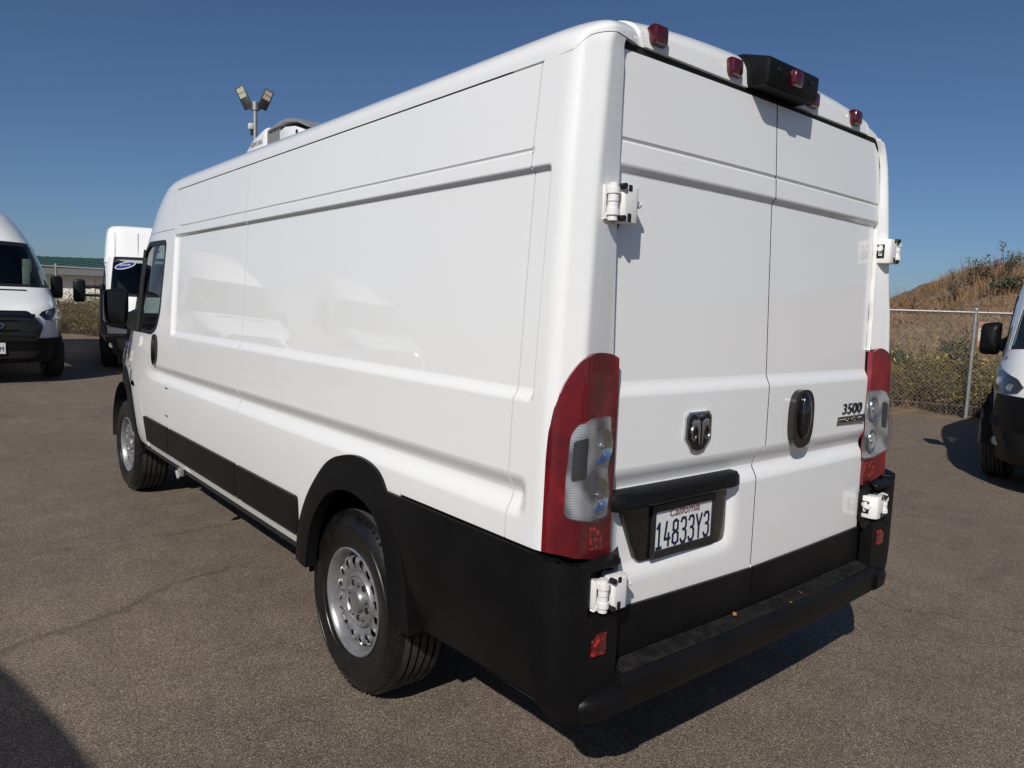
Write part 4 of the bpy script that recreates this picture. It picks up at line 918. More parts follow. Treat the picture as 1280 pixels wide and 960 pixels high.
# ------------------------------------------------------------------ the second make of van (dome-roofed, six-sided grille)
WT2 = [(.25,.93),(.5,1.0),(.9,1.03),(1.3,1.02),(1.6,.99),(2.0,.915),(2.3,.81),(2.48,.73),(2.60,.64),(2.68,.53),(2.73,.40),(2.76,.25),(2.775,0.)]
YF2 = [(.25,2.48),(.35,2.56),(.7,2.60),(.95,2.58),(1.08,2.50),(1.18,2.30),(1.28,2.0),(1.38,1.74),(2.08,1.05),(2.3,.72),(2.5,.32),(2.62,-.02),(2.72,-.35),(2.775,-.65)]
CY2 = -.7
def n2(z): return lerp_tab([(.6,5.0),(.95,4.8),(1.2,4.6),(1.4,5.0),(2.1,3.4),(2.45,2.4),(2.77,2.0)], z)
def cab2(th, z):
    sgn = -1; t = th
    if th > 1: t = 2-th; sgn = 1
    n = n2(z); f = max(0., min(1., t))*PI/2; b = lerp_tab(YF2, z)-CY2; x = lerp_tab(WT2, z)
    if t < 0: return (sgn*x, CY2+t, z)
    return (sgn*x*max(0., math.cos(f))**(2/n), CY2+b*max(0., math.sin(f))**(2/n), z)
def thx2(x, z):
    k = max(0., min(1., abs(x)/max(1e-6, lerp_tab(WT2, z)))); t = math.acos(min(1., k**(n2(z)/2)))/(PI/2); return t if x < 0 else 2-t
def thy2(y, z):
    k = max(0., min(1., (y-CY2)/(lerp_tab(YF2, z)-CY2))); return math.asin(min(1., k**(n2(z)/2)))/(PI/2)
def xz2(poly, d=.05): return [(thx2(x, z), z) for x, z in dens(poly, d)]
def yz2(poly, d=.05): return [(thy2(y, z), z) for y, z in dens(poly, d)]
def sym(p): return p+[(2-a, b) for a, b in p[::-1]]
def make_dome_van():
    r = thing('panel_van', 'white dome roofed van at the left edge with black six-sided grille', 'van')
    V = frange(.3, 2.76, .06)+[2.70,2.73,2.75]
    wsl = [(thx2(-(.92-.14*(z-1.4))*lerp_tab(WT2, z), z), z) for z in frange(1.385, 2.08, .07)]
    # body white: bonnet and nose above the bumper, pillars, roof
    patch('bonnet', sym([(thy2(1.50,1.375),1.375),(thy2(1.50,1.2),1.2),(thy2(1.55,.9),.9),(thy2(1.60,.64),.64)]), cab2, WHITE, r, us=NS, vs=V, edge=.02, sg=-1, smooth=60)
    patch('roof_cap', sym([(0,2.772),(0,2.10),(thx2(-.80*lerp_tab(WT2,2.09),2.09),2.085)]), cab2, WHITE, r, us=NS, vs=V, edge=.01, sg=-1, smooth=60)
    for sx, fn, sg in ((-1, cab2, -1), (1, mir(cab2), 1)):
        win = [(.10,1.42),(1.12,1.405),(1.0,1.53),(.56,2.0),(.10,2.03)]
        patch('front_door', [[(0,.45),(0,2.095)]+[(thy2(y, z), z) for y, z in ((.08,2.095),(.08,1.40),(.08,.45))]], fn, WHITE, r, us=NS, vs=V, edge=.015, sg=sg)
        patch('door_skin', yz2([(.08,.45),(.55,.45),(.70,.62),(.92,.86),(1.2,.98),(1.50,1.02),(1.50,1.375),(1.30,1.388),(1.14,1.40),(.08,1.40)]), fn, WHITE, r, us=NS, vs=V, edge=.015, sg=sg)
        patch('door_window', yz2(win), fn, GLASS, r, us=NS, vs=V, off=-.004, edge=0, sg=sg)
        pl = [(z, thy2(lerp_tab([(1.40,1.15),(1.52,1.03),(2.0,.58),(2.095,.12)], z), z)) for z in frange(1.392, 2.095, .07)]
        patch('windscreen_pillar', [(t, z) for z, t in pl]+[(thx2(-(.92-.14*(z-1.4))*lerp_tab(WT2, z), z), z) for z, t in pl[::-1]], fn, WHITE, r, us=NS, vs=V, edge=.015, sg=sg)
        patch('window_header', yz2([(.10,2.03),(.56,2.0),(.12,2.095),(.08,2.095)]), fn, SEAL, r, us=NS, vs=V, off=.002, edge=.01, sg=sg)
        h = patch('headlamp', xz2([(-.985,1.11),(-.90,1.12),(-.75,1.06),(-.62,1.02),(-.58,.975),(-.66,.905),(-.80,.89),(-.93,.91),(-.985,.98)]), fn, mat('smoked_lamp', (.02,.022,.03), .25, coat=1.) if False else GLOSSBLK, r, us=NS, vs=V, off=.006, edge=.012, sg=sg)
        for xc, rr in ((-.72,.055),(-.86,.05)):
            p = Vector(fn(thx2(xc, .985), .985)); nn = Vector((sx*.55,.8,0)).normalized(); bm = bmesh.new(); rod(bm, p-nn*.03, p+nn*.012, rr, rr*.9, 20); link('lamp_bowl', bm, FACET, h, 40)
        patch('lamp_cover', xz2([(-.985,1.11),(-.90,1.12),(-.75,1.06),(-.62,1.02),(-.58,.975),(-.66,.905),(-.80,.89),(-.93,.91),(-.985,.98)]), fn, LENS, h, us=NS, vs=V, off=.026, edge=.018, sg=sg)
        bm = bmesh.new(); box(bm, (sx*1.075,1.05,1.40), (.17,.12,.36), .045); mm = link('door_mirror', bm, BLACK, r, 40)
        bm = bmesh.new(); box(bm, (sx*1.02,1.15,1.33), (.16,.10,.08), .02); link('mirror_arm', bm, BLACK, mm, 40)
        # flank behind the door
        def fl(y, z, sx=sx): return (sx*lerp_tab(WT2, z), y, z)
        patch('side_panel', [(-3.6,.45),(-2.98,.45)]+ARC(-2.52,.42,.46,.44,PI,0,20)+[(-.71,.45),(-.71,2.772),(-3.6,2.772)], fl, WHITE, r, us=[-3,-2.5,-2,-1.5,-1], vs=V+[.5,.7], edge=.015, sg=sx*1, smooth=60)
        patch('side_moulding', [(-2.02,.58),(-.72,.58),(-.72,.74),(-2.02,.74)], fl, BLACK, r, us=[-1.5,-1], vs=[.65], off=.012, edge=.014, sg=sx*1)
        make_wheel(r, .965, 1.66, .372, sx); make_wheel(r, .965, -2.52, .372, sx)
        for yc in (1.66,):
            patch('front_fender', yz2([(.56,.45),(.71,.62),(.93,.86),(1.21,.98),(1.51,1.02),(1.51,.93)]+ARC(1.66,.40,.44,.46,PI*.62,PI,10)), fn, WHITE, r, us=NS, vs=V, off=-.002, edge=.02, sg=sg)
    link('floor', (lambda bm: (box(bm, (0,-.6,.42), (1.2,6.0,.14)), bm)[1])(bmesh.new()), UNDER, r)
    bm = bmesh.new(); prism(bm, [(-lerp_tab(WT2, z), z) for z in frange(.45, 2.77, .1)]+[(lerp_tab(WT2, z), z) for z in frange(.45, 2.77, .1)[::-1]], -3.60, -3.57); link('rear_wall', bm, WHITE, r)
    bm = bmesh.new(); box(bm, (0,-.4,1.3), (1.8,.03,1.6)); link('bulkhead', bm, SEATM, r)
    for x in (-.5, .5):
        bm = bmesh.new(); box(bm, (x,.10,1.0), (.5,.5,.16), .05); box(bm, (x,-.18,1.4), (.48,.14,.7), .05); box(bm, (x,-.16,1.84), (.26,.10,.18), .04); link('seat', bm, SEATM, r, 40)
    bm = bmesh.new(); box(bm, (0,1.45,1.22), (1.6,.5,.2), .05); link('dashboard', bm, SEATM, r, 40)
    bm = bmesh.new(); box(bm, (-.62,1.30,1.52), (.10,.02,.34), .01); box(bm, (-.66,1.1,1.72), (.12,.02,.22), .02); link('windscreen_reflection', bm, PALE, r, 40)  # pale panels standing in for a reflection at the windscreen edge
    bm = bmesh.new(); box(bm, (.62,1.30,1.52), (.10,.02,.34), .01); box(bm, (.66,1.1,1.72), (.12,.02,.22), .02); link('windscreen_reflection', bm, PALE, r, 40)
    patch('windscreen', sym(wsl), cab2, GLASS, r, us=NS, vs=V, off=-.004, edge=0, sg=-1, smooth=60)
    bands = [[wsl[i], wsl[i+1], (wsl[i+1][0]+.018, wsl[i+1][1]), (wsl[i][0]+.018, wsl[i][1])] for i in range(len(wsl)-1)]
    bands += [[(2-a, b) for a, b in q][::-1] for q in bands]; t0, t1 = wsl[0][0], wsl[-1][0]
    bands += [[(t0+.018,1.385),(2-t0-.018,1.385),(2-t0-.018,1.42),(t0+.018,1.42)], [(t1+.018,2.02),(2-t1-.018,2.02),(2-t1-.018,2.08),(t1+.018,2.08)]]
    patch('windscreen_border', bands, cab2, SEAL, r, us=NS, vs=[], off=-.001, edge=0, sg=-1, smooth=60)
    patch('cowl_slot', xz2(rpoly([(-.55,1.315),(.55,1.315),(.53,1.335),(-.53,1.335)], .008)), cab2, DARK, r, us=NS, vs=[1.325], off=.004, edge=.004, sg=-1)
    b = patch('front_bumper', sym([(thy2(1.60+.46,.30),.30),(thy2(1.60+.46,.42),.42),(thy2(1.60+.40,.58),.58),(thx2(-.98,.655),.655),(thx2(-.6,.64),.64)]), cab2, BLACK, r, us=NS, vs=V, off=.022, edge=.04, sg=-1, smooth=60)
    patch('lower_intake', xz2(rpoly([(-.50,.36),(.50,.36),(.58,.46),(-.58,.46)], .03)), cab2, DARK, b, us=NS, vs=V, off=.0245, edge=.002, sg=-1)
    hexo = [(-.44,1.02),(.44,1.02),(.62,.82),(.54,.60),(-.54,.60),(-.62,.82)]
    g = patch('front_grille', xz2(rpoly(hexo, .04)), cab2, DKCHROME if False else GLOSSBLK, r, us=NS, vs=V, off=.030, edge=.04, sg=-1)
    hexi = rpoly([(a*.90, .81+(c-.81)*.84) for a, c in hexo], .03)
    patch('grille_mesh', xz2(hexi), cab2, DARK, g, us=NS, vs=V, off=.032, edge=.001, sg=-1)
    for z in (.68,.75,.89,.96):
        patch('grille_bar', xz2([(-.52,z-.012),(.52,z-.012),(.52,z+.012),(-.52,z+.012)]), cab2, GLOSSBLK, g, us=NS, vs=[], off=.038, edge=.006, sg=-1)
    bm = bmesh.new(); c = Vector(cab2(1., .82)); ri = []
    for d, s in ((.030,1.),(.046,1.),(.048,.94)): ri.append([(.145*s*math.cos(t), c.y+d, .82+.058*s*math.sin(t)) for t in [2*PI*k/28 for k in range(28)]])
    loft(bm, ri); bmesh.ops.recalc_face_normals(bm, faces=bm.faces[:]); e = link('grille_emblem', bm, CHROME, g, 40)
    bm = bmesh.new(); loft(bm, [[(.130*math.cos(t), c.y+d, .82+.048*math.sin(t)) for t in [2*PI*k/28 for k in range(28)]] for d in (.040,.050)]); bmesh.ops.recalc_face_normals(bm, faces=bm.faces[:]); link('emblem_field', bm, PLATEB, e)
    bm = bmesh.new(); c = Vector(cab2(1., .50)); box(bm, (0,c.y+.035,.50), (.31,.012,.155), .002); pl = link('number_plate', bm, PLATEW, r)
    bm = text_bm('48120EM', .098, .001, .74); place(bm, (-1,0,0), (0,0,1), (0,c.y+.043,.488)); link('plate_number', bm, PLATEB, pl)
    return r
V1 = make_dome_van()
pose(V1, (-1.34,10.50), (.045,-1), 2.60, (1.05,1,1.05)); V1.location.z = .19

# vans parked where only their shadow or reflection reaches the picture
REF = [('panel_van', V1, (-4.7,10.7), (.02,-1), 2.60, 'white dome roofed van mirrored in the big van flank, nearest of the mirrored row'),
       ('panel_van', V1, (-7.9,10.9), (.02,-1), 2.60, 'white dome roofed van mirrored in the big van flank, farther one of the mirrored row'),
       ('panel_van', V1, (.9,-12.5), (.05,1), 2.60, 'white dome roofed van mirrored in the left rear door of the big van'),
       ('panel_van', V1, (6.2,-12.9), (.0,1), 2.60, 'white dome roofed van mirrored in the right rear door of the big van')]
for nm, src, p, h, ny, lab in REF:
    o = copy_tree(src, None, ('number_plate',)); o.name = nm; pose(o, p, h, ny); tag(o, lab, 'van', 'vans seen only as reflections')
o = copy_tree(ROOT, None, SKIP); o.name = 'cargo_van'; pose(o, (-6.25,2.60), (-.235,.97), 4.95)
tag(o, 'white van out of frame whose shadow darkens the lower left corner of the asphalt', 'van')

# ------------------------------------------------------------------ chain-link fence
FENCE = thing('chain_link_fence', 'galvanised chain link fence with top rail along the edge of the lot', 'fence', (0,0,0))
def fpt(a, s=0., z=0.):
    p = F0+FD*a+FN*s; return Vector((p.x, p.y, gz(p.x, p.y)+z))
FH = 1.80; SPAN = 21.24/7
for k in range(-4, 12):
    a = k*SPAN; b0 = fpt(a); bm = bmesh.new(); rod(bm, b0+Vector((0,0,-.05)), b0+Vector((0,0,FH+.02)), .030, n=12)
    bmesh.ops.create_uvsphere(bm, u_segments=10, v_segments=6, radius=.036, matrix=Matrix.Translation(b0+Vector((0,0,FH+.03))))
    link('fence_post', bm, GALV, FENCE, 40)
    bm = bmesh.new(); rod(bm, fpt(a, 0, FH-.015), fpt(a+SPAN, 0, FH-.015), .021, n=10); link('top_rail', bm, GALV, FENCE, 40)
bm = bmesh.new(); rod(bm, fpt(-4*SPAN, .03, .06), fpt(12*SPAN, .03, .06), .003, n=4); link('tension_wire', bm, GALV, FENCE)
WIREM = mat('weathered_wire', (.20,.195,.185), .6, metal=.4)
Vv = []; Ff = []; A0, A1 = -4*SPAN, 12*SPAN; st_ = .072; wr = .0016
k = A0-FH
while k < A1:
    for sg in (1, -1):
        a0 = k if sg > 0 else k+FH; a1 = k+FH if sg > 0 else k
        if min(a0, a1) >= A0 and max(a0, a1) <= A1:
            p = fpt(a0, .034*1, .05); q = fpt(a1, .034, FH-.02); n0 = len(Vv)
            t1 = Vector((FN.x, FN.y, 0))*wr; t2 = Vector((FD.x, FD.y, 0))*wr*1.4
            for c in (p, q): Vv += [tuple(c+t1), tuple(c-t1*.5+t2), tuple(c-t1*.5-t2)]
            Ff += [(n0, n0+1, n0+4, n0+3), (n0+1, n0+2, n0+5, n0+4), (n0+2, n0, n0+3, n0+5)]
    k += st_
me = bpy.data.meshes.new('chain_link_mesh'); me.from_pydata(Vv, [], Ff); me.materials.append(WIREM)
o = bpy.data.objects.new('chain_link_mesh', me); COL.objects.link(o); o.parent = FENCE; o['kind'] = 'stuff'
# warning sign wired to the fence
SG = mat('faded_red_print', (.42,.14,.10), .7); SGW = mat('weathered_sign_white', (.50,.45,.38), .7)
SIGN = thing('fence_sign', 'small faded red and white warning sign hung on the chain link fence', 'sign', tuple(fpt(-.175, -.04, 1.43)), math.atan2(FD.y, FD.x)+PI)
def sgn_part(n, x0, x1, z0, z1, m, y): 
    bm = bmesh.new(); box(bm, ((x0+x1)/2, y, (z0+z1)/2), (x1-x0, .004, z1-z0), .0008); bmesh.ops.rotate(bm, cent=(0,0,0), matrix=Matrix.Rotation(PI, 3, 'Z'), verts=bm.verts[:]); return link(n, bm, m, SIGN)
sgn_part('sign_board', -.125,.125,-.20,.20, SGW, 0); sgn_part('heading_band', -.12,.12,.10,.195, SG, .0035); sgn_part('footer_band', -.12,.12,-.195,-.11, SG, .0035)
bm = bmesh.new(); prism(bm, [(-.10,.10),(.06,.085),(.11,.05),(.05,.03),(.045,-.02),(.01,-.05),(-.03,-.01),(-.045,.05),(-.10,.07)], .002, .0055); bmesh.ops.rotate(bm, cent=(0,0,0), matrix=Matrix.Rotation(PI, 3, 'Z'), verts=bm.verts[:]); link('printed_silhouette', bm, DARK, SIGN)
for z in (-.075,-.10):
    sgn_part('printed_line', -.09,.09,z-.006,z+.006, DARK, .0035)

# ------------------------------------------------------------------ yard light pole
PP = Vector((9.129,28.172,0)); PP.z = gz(PP.x, PP.y)
POLE = thing('light_pole', 'tall grey light pole with two tilted flood heads seen above the big van roof', 'light pole', tuple(PP))
bm = bmesh.new(); rod(bm, (0,0,-.1), (0,0,8.95), .11, .085, 16); link('pole', bm, GALV, POLE, 40)
bm = bmesh.new(); rod(bm, (0,0,8.72), (0,0,9.05), .125, .125, 16); link('pole_collar', bm, GALV, POLE, 40)
cr = Vector((.767,-.641,0)); cb = Vector((-.42,-.90,0)).normalized()
LEDM = mat('led_panel', (.42,.40,.30), .35, coat=.5)
HEADM = mat('lamp_head_black', (.018,.018,.02), .5)
for s, base, tip in ((-1, (-.26,8.78), (-.66,9.62)), (1, (.27,8.78), (.60,9.52))):
    b0 = cr*base[0]+Vector((0,0,base[1])); b1 = cr*tip[0]+Vector((0,0,tip[1])); ax = (b1-b0).normalized()
    nrm = (cb*.80-Vector((0,0,.55))); nrm = (nrm-ax*nrm.dot(ax)).normalized(); sd = ax.cross(nrm)
    Mx = Matrix((sd, ax, nrm)).transposed().to_4x4(); Mx.translation = (b0+b1)/2; L = (b1-b0).length
    bm = bmesh.new(); box(bm, (0,0,0), (.38,L,.08), .02); box(bm, (0,-L*.30,-.06), (.34,L*.36,.10), .02); bmesh.ops.transform(bm, matrix=Mx, verts=bm.verts[:]); h = link('flood_head', bm, HEADM, POLE, 40)
    for c in (.10, .34):
        bm = bmesh.new(); box(bm, (0,L*c,.043), (.29,L*.21,.012), .003); bmesh.ops.transform(bm, matrix=Mx, verts=bm.verts[:]); link('led_panel', bm, LEDM, h)
    bm = bmesh.new(); rod(bm, cr*(.06*s)+Vector((0,0,8.72)), b0+ax*.06, .045, n=8); link('head_bracket', bm, HEADM, POLE, 40)
bm = bmesh.new(); box(bm, tuple(cr*-.16+cb*.08+Vector((0,0,8.05))), (.22,.22,.26), .05); sb = link('sensor_box', bm, mat('sensor_white', (.62,.62,.60), .5), POLE, 40)
bm = bmesh.new(); rod(bm, cr*-.14+cb*.08+Vector((0,0,7.70)), cr*-.14+cb*.08+Vector((0,0,7.93)), .05, n=10); link('sensor_probe', bm, HEADM, sb)

# ------------------------------------------------------------------ warehouse far left
bx = Vector((.767,-.641,0)); by = Vector((.641,.767,0)); bc_ = Vector((7.9,67.6,0))
BW = thing('warehouse', 'long white warehouse with green metal roof beyond the left fence', 'building', tuple(bc_), math.atan2(bx.y, bx.x))
WALLW = mat('white_block_wall', (.66,.63,.56), .85); ROOFG = mat('green_metal_roof', (.035,.085,.062), .5); EAVE = mat('shaded_eave_grey', (.10,.105,.105), .7)  # the eave grey has the shade under the roof edge in its colour
_n = noise(WALLW, .5, 4); _r = ramp(WALLW, _n.outputs['Fac'], [(.3,(.60,.57,.50)),(.7,(.70,.67,.60))]); lk(WALLW, _r.outputs[0], P_(WALLW).inputs['Base Color'])
bm = bmesh.new(); box(bm, (0,4,1.5), (60,8,3.0)); link('wall', bm, WALLW, BW)
bm = bmesh.new(); box(bm, (0,-.6,3.30), (61,1.4,.62), .02); link('fascia', bm, EAVE, BW)
bm = bmesh.new(); prism(bm, [(-1.4,3.60),(-1.4,3.66),(6,4.75),(13,3.66),(13,3.60)], -30.6, 30.6, 'x'); rf = link('roof', bm, ROOFG, BW)
for k in range(60):
    x = -30+k; bm = bmesh.new(); prism(bm, [(-1.4,3.66),(-1.4,3.70),(6,4.79),(6,4.75)], x-.03, x+.03, 'x'); link('roof_seam', bm, ROOFG, rf)
for k in range(12):
    bm = bmesh.new(); box(bm, (-27.5+5*k,-.06,1.5), (.25,.14,3.0)); link('pilaster', bm, WALLW, BW)

# ------------------------------------------------------------------ vegetation
def vegmat(name, stops, rough=.9):
    m = mat(name, stops[0][1], rough, spec=.15)
    g = nd(m, 'ShaderNodeNewGeometry'); r = ramp(m, g.outputs['Random Per Island'], stops); lk(m, r.outputs[0], P_(m).inputs['Base Color']); return m
STRAW = vegmat('dry_grass', [(0,(.15,.085,.045)),(.4,(.24,.145,.080)),(.75,(.32,.215,.12)),(1,(.20,.10,.055))])
TWIG = vegmat('dry_twigs', [(0,(.11,.07,.045)),(.5,(.20,.135,.085)),(1,(.30,.21,.13))])
OLIVE = vegmat('olive_leaves', [(0,(.080,.075,.024)),(.5,(.160,.135,.046)),(1,(.25,.20,.075))])
GREENL = vegmat('grey_green_leaves', [(0,(.040,.050,.030)),(.5,(.080,.092,.056)),(1,(.13,.135,.085))])
YEL = vegmat('yellow_flowers', [(0,(.50,.36,.03)),(1,(.62,.50,.06))])
def mesh_np(name, V, F, mats, mi, parent=None):
    me = bpy.data.meshes.new(name); V = np.asarray(V, np.float32).reshape(-1, 3); F = np.asarray(F, np.int32).reshape(-1, 3)
    me.vertices.add(len(V)); me.vertices.foreach_set('co', V.ravel()); me.loops.add(F.size); me.loops.foreach_set('vertex_index', F.ravel())
    me.polygons.add(len(F)); me.polygons.foreach_set('loop_start', np.arange(0, F.size, 3, dtype=np.int32)); me.polygons.foreach_set('loop_total', np.full(len(F), 3, np.int32))
    for m in mats: me.materials.append(m)
    me.polygons.foreach_set('material_index', np.asarray(mi, np.int32)); me.update(); me.validate()
    o = bpy.data.objects.new(name, me); COL.objects.link(o)
    if parent: o.parent = parent
    return o
def blades(base, top, wid):
    """bent blades: base, top (N,3), width (N)"""
    n = len(base); d = top-base; sd = np.cross(d, RNG.normal(size=(n,3))); sd /= np.linalg.norm(sd, axis=1, keepdims=True)+1e-9; sd *= wid[:,None]/2
    mid = base+d*.55+np.array([0,0,1.])*np.linalg.norm(d[:,:2], axis=1, keepdims=True)*.18
    V = np.stack([base-sd, base+sd, mid-sd*.75, mid+sd*.75, top], 1).reshape(-1, 3)
    k = (np.arange(n)*5)[:,None]; F = np.concatenate([k+np.array([[0,1,3]]), k+np.array([[0,3,2]]), k+np.array([[2,3,4]])], 1).reshape(-1, 3); return V, F
def leaves(c, size):
    n = len(c); a = RNG.normal(size=(n,3)); a /= np.linalg.norm(a, axis=1, keepdims=True); b = np.cross(a, RNG.normal(size=(n,3))); b /= np.linalg.norm(b, axis=1, keepdims=True)
    V = np.stack([c-a*size[:,None]*.5, c+b*size[:,None]*.28, c+a*size[:,None]*.5, c-b*size[:,None]*.28], 1).reshape(-1, 3); k = (np.arange(n)*4)[:,None]
    F = np.concatenate([k+np.array([[0,1,2]]), k+np.array([[0,2,3]])], 1).reshape(-1, 3); return V, F
class Acc:
    def __init__(s): s.V = []; s.F = []; s.M = []; s.n = 0
    def add(s, VF, m):
        V, F = VF; s.V.append(V); s.F.append(F+s.n); s.M.append(np.full(len(F), m)); s.n += len(V)
    def build(s, name, mats, parent=None): return mesh_np(name, np.concatenate(s.V), np.concatenate(s.F), mats, np.concatenate(s.M), parent)
# grass on the hill
N = 90000
a = RNG.uniform(-16, 18, N); s_ = .6+RNG.uniform(0, 1, N)**1.0*17
keep = RNG.uniform(0, 1, N) < np.clip(1.15-a/16, .12, 1); a = a[keep]; s_ = s_[keep]; N = len(a)
px = F0.x+FD.x*a+FN.x*s_; py = F0.y+FD.y*a+FN.y*s_
pz = np.array([terr(x, y) for x, y in zip(px, py)])
cl = (np.sin(px*2.1+py*.9)+np.sin(px*.8-py*1.9)+np.sin(px*4.3+1)*.5)
hgt = RNG.uniform(.12, .34, N)*(1+.45*np.clip(cl, -1.2, 1.6)); hgt[RNG.uniform(0, 1, N) < .03] *= 1.8
b = np.stack([px, py, pz-.02], 1); t = b+np.stack([RNG.normal(0, .13, N), RNG.normal(0, .13, N), hgt], 1)
ac = Acc(); ac.add(blades(b, t, RNG.uniform(.008, .02, N)), 0)
tag(ac.build('hill_grass', [STRAW]), kind='stuff', label='dry tan grass covering the hillside')
# brush along the foot of the fence
ac = Acc(); ab = RNG.uniform(-14, 27, 330)
for ai in ab:
    si = .35+abs(RNG.normal(0, 1.1)); c = fpt(ai, si); c.z = terr(c.x, c.y); left = sst(8, 14, ai)
    R = RNG.uniform(.45, .85); H = RNG.uniform(.75, 1.2)*(.75+.25*min(1, si)); n = 150
    ang = RNG.uniform(0, 2*PI, n); rr = np.sqrt(RNG.uniform(0, 1, n))*R; hh = H*np.sqrt(np.clip(1-(rr/R)**2*.75, .1, 1))*RNG.uniform(.6, 1.08, n)
    b = np.stack([c.x+rr*.35*np.cos(ang), c.y+rr*.35*np.sin(ang), np.full(n, c.z-.03)], 1); t = np.stack([c.x+rr*np.cos(ang), c.y+rr*np.sin(ang), c.z+hh], 1)
    ac.add(blades(b, t, RNG.uniform(.007, .014, n)), 0)
    q = RNG.integers(0, n, 760); f = RNG.uniform(.35, 1.02, 760)**.7; lc = b[q]+(t[q]-b[q])*f[:,None]+RNG.normal(0, .04, (760,3))
    low = (f < .72) & (RNG.uniform(0, 1, 760) < .6)
    ac.add(leaves(lc[~low], RNG.uniform(.03, .075, (~low).sum())), 1); ac.add(leaves(lc[low], RNG.uniform(.03, .075, low.sum())), 2)
    if ai < 6 and RNG.uniform() < .55:
        nf = RNG.integers(6, 26); q = RNG.integers(0, n, nf); fc = t[q]+RNG.normal(0, .04, (nf,3))+np.array([0,0,.03]); 
        for _ in range(2): ac.add(leaves(fc+RNG.normal(0, .012, fc.shape), RNG.uniform(.035, .06, nf)), 3)
tag(ac.build('fence_brush', [TWIG, OLIVE, TWIG, YEL]), kind='stuff', label='tangled olive and brown brush with yellow flowers behind the fence')
# separate shrubs
def shrub(name, label, loc, R, H, nst, nlf, leafm, lsz=(.05,.11), spread=1., group=None):
    o = thing(name, label, 'shrub', loc, 0, group); bm = bmesh.new(); tips = []
    for i in range(nst):
        an = random.uniform(0, 2*PI); r = R*math.sqrt(random.random())*spread; h = H*random.uniform(.55, 1.05)*(1-.35*(r/R)**2); p0 = Vector((random.uniform(-.08,.08), random.uniform(-.08,.08), -.05))
        p1 = Vector((r*.45*math.cos(an), r*.45*math.sin(an), h*.5)); p2 = Vector((r*math.cos(an), r*math.sin(an), h))
        rod(bm, p0, p1, .018, .011, 5, False); rod(bm, p1, p2, .011, .004, 5, False); tips.append((p1, p2))
        for j in range(3):
            f = random.uniform(.1, .9); q = p1.lerp(p2, f); e = q+Vector((random.gauss(0,.16), random.gauss(0,.16), random.uniform(.1,.34)))*(H/1.5); rod(bm, q, e, .006, .003, 4, False); tips.append((q, e))
    link('stem', bm, TWIG, o)['kind'] = 'stuff'
    k = RNG.integers(0, len(tips), nlf); f = RNG.uniform(0, 1.03, nlf); P0 = np.array([tuple(t[0]) for t in tips])[k]; P1 = np.array([tuple(t[1]) for t in tips])[k]
    c = P0+(P1-P0)*f[:,None]+RNG.normal(0, .035, (nlf,3)); ac = Acc(); ac.add(leaves(c, RNG.uniform(lsz[0], lsz[1], nlf)), 0); l = ac.build('foliage', [leafm], o); l['kind'] = 'stuff'; return o
def hp_(a, s, dz=-.05):
    p = F0+FD*a+FN*s; return (p.x, p.y, terr(p.x, p.y)+dz)
shrub('hill_shrub', 'tall feathery grey green shrub on the hilltop against the sky, nearest the right van', hp_(-2.6,9.5), .66, 1.05, 20, 620, GREENL, (.03,.085))
shrub('hill_shrub', 'sparse twiggy shrub at the left end of the hilltop row, against the sky', hp_(-1.5,9.5), .34, 1.0, 12, 230, GREENL, (.03,.08))
shrub('hill_shrub', 'middle shrub of the hilltop row, between the sparse one and the tall one', hp_(-2.02,9.8), .42, .9, 14, 330, GREENL, (.03,.09))
shrub('hill_shrub', 'low dark shrub on the hillside just below the tall hilltop shrub', hp_(-2.3,7.6), .65, .50, 26, 900, GREENL, (.04,.10))
shrub('hill_shrub', 'rounded grey green shrub on the slope directly left of the fence post with the sign', hp_(-.55,4.0), .46, .80, 34, 2600, GREENL, (.03,.08))
shrub('hill_shrub', 'green shrub on the slope beside the rear right edge of the big van', hp_(.75,3.8), .55, .75, 30, 2300, GREENL, (.03,.08))
shrub('weed_clump', 'thin brown weed stalks on the skyline where the hill drops to the fence', hp_(-.5,9.5), .30, .62, 14, 200, TWIG, (.03,.06))
shrub('roadside_shrub', 'tall thin brown shrub between the warehouse and the van with the sticker', tuple(fpt(19.6,2.2,0)), .5, 2.3, 16, 1500, OLIVE, (.05,.11))
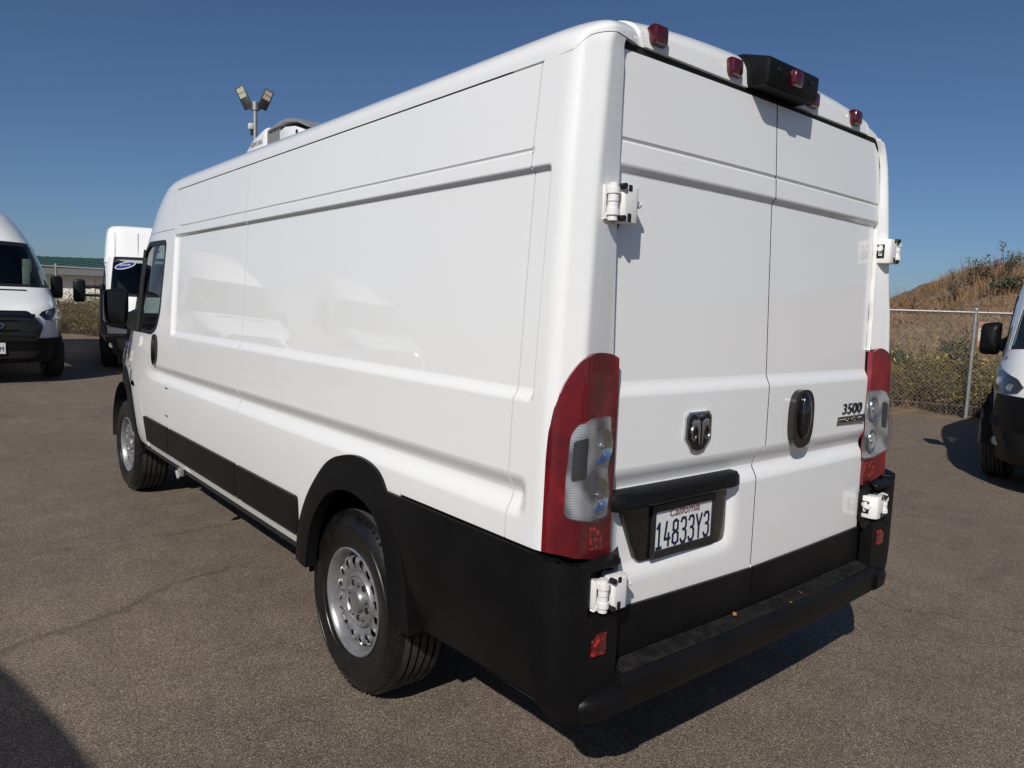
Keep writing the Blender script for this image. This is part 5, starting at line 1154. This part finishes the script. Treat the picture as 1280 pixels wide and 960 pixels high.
# far tree above the warehouse roof
def tree(label, loc, H, R):
    o = thing('tree', label, 'tree', loc); bm = bmesh.new(); rod(bm, (0,0,-.3), (0,0,H*.6), .22, .10, 8)
    for i in range(7):
        an = i*2.4; rod(bm, (0,0,H*(.35+.03*i)), (R*.6*math.cos(an), R*.6*math.sin(an), H*(.6+.04*i)), .08, .03, 6)
    link('trunk', bm, TWIG, o); n = 2600; d = RNG.normal(size=(n,3)); d /= np.linalg.norm(d, axis=1, keepdims=True); cl = np.clip(RNG.normal(0, 1, (22,3)), -1.3, 1.3)*np.array([R*.5,R*.5,H*.09])+np.array([0,0,H*.74])
    c = cl[RNG.integers(0, 22, n)]+d*RNG.uniform(.1, 1, (n,1))*R*.36; ac = Acc(); ac.add(leaves(c, RNG.uniform(.15, .40, n)), 0); ac.build('crown', [GREENL], o)['kind'] = 'stuff'
p = Vector((-2.3282,-2.6291,0))+Vector((.1175,1.,0)).normalized()*88
tree('small dark tree just showing over the left end of the green roof', (p.x, p.y, .5), 4.9, 1.3)
# fallen leaves on the rear step
LEAFM = mat('dead_leaf', (.35,.17,.06), .7)
for i, (x, y, lab) in enumerate(((-.17,-1.285,'orange dead leaf on the step just left of the door gap'),(.22,-1.31,'tan dead leaf on the right half of the step'),(.11,-1.335,'tiny crumb of leaf near the outer edge of the step'))):
    bm = bmesh.new(); k = (.011,.010,.006)[i]; vs = [bm.verts.new(q) for q in ((-k,0,.004),(-.2*k,.6*k,.010),(k,.1*k,.006),(.1*k,-.6*k,.001))]; bm.faces.new(vs[:3]); bm.faces.new((vs[0], vs[2], vs[3]))
    r = bmesh.ops.extrude_face_region(bm, geom=bm.faces[:]); bmesh.ops.translate(bm, vec=(0,0,.002), verts=[v for v in r['geom'] if isinstance(v, bmesh.types.BMVert)]); bmesh.ops.recalc_face_normals(bm, faces=bm.faces[:])
    o = link('dead_leaf', bm, LEAFM); o.location = (x, y, .551-.010*max(0,(abs(y)-1.27)/.06)); o.rotation_euler = (0,0,i*1.3); tag(o, lab, 'leaf', 'dead leaves on the rear step')
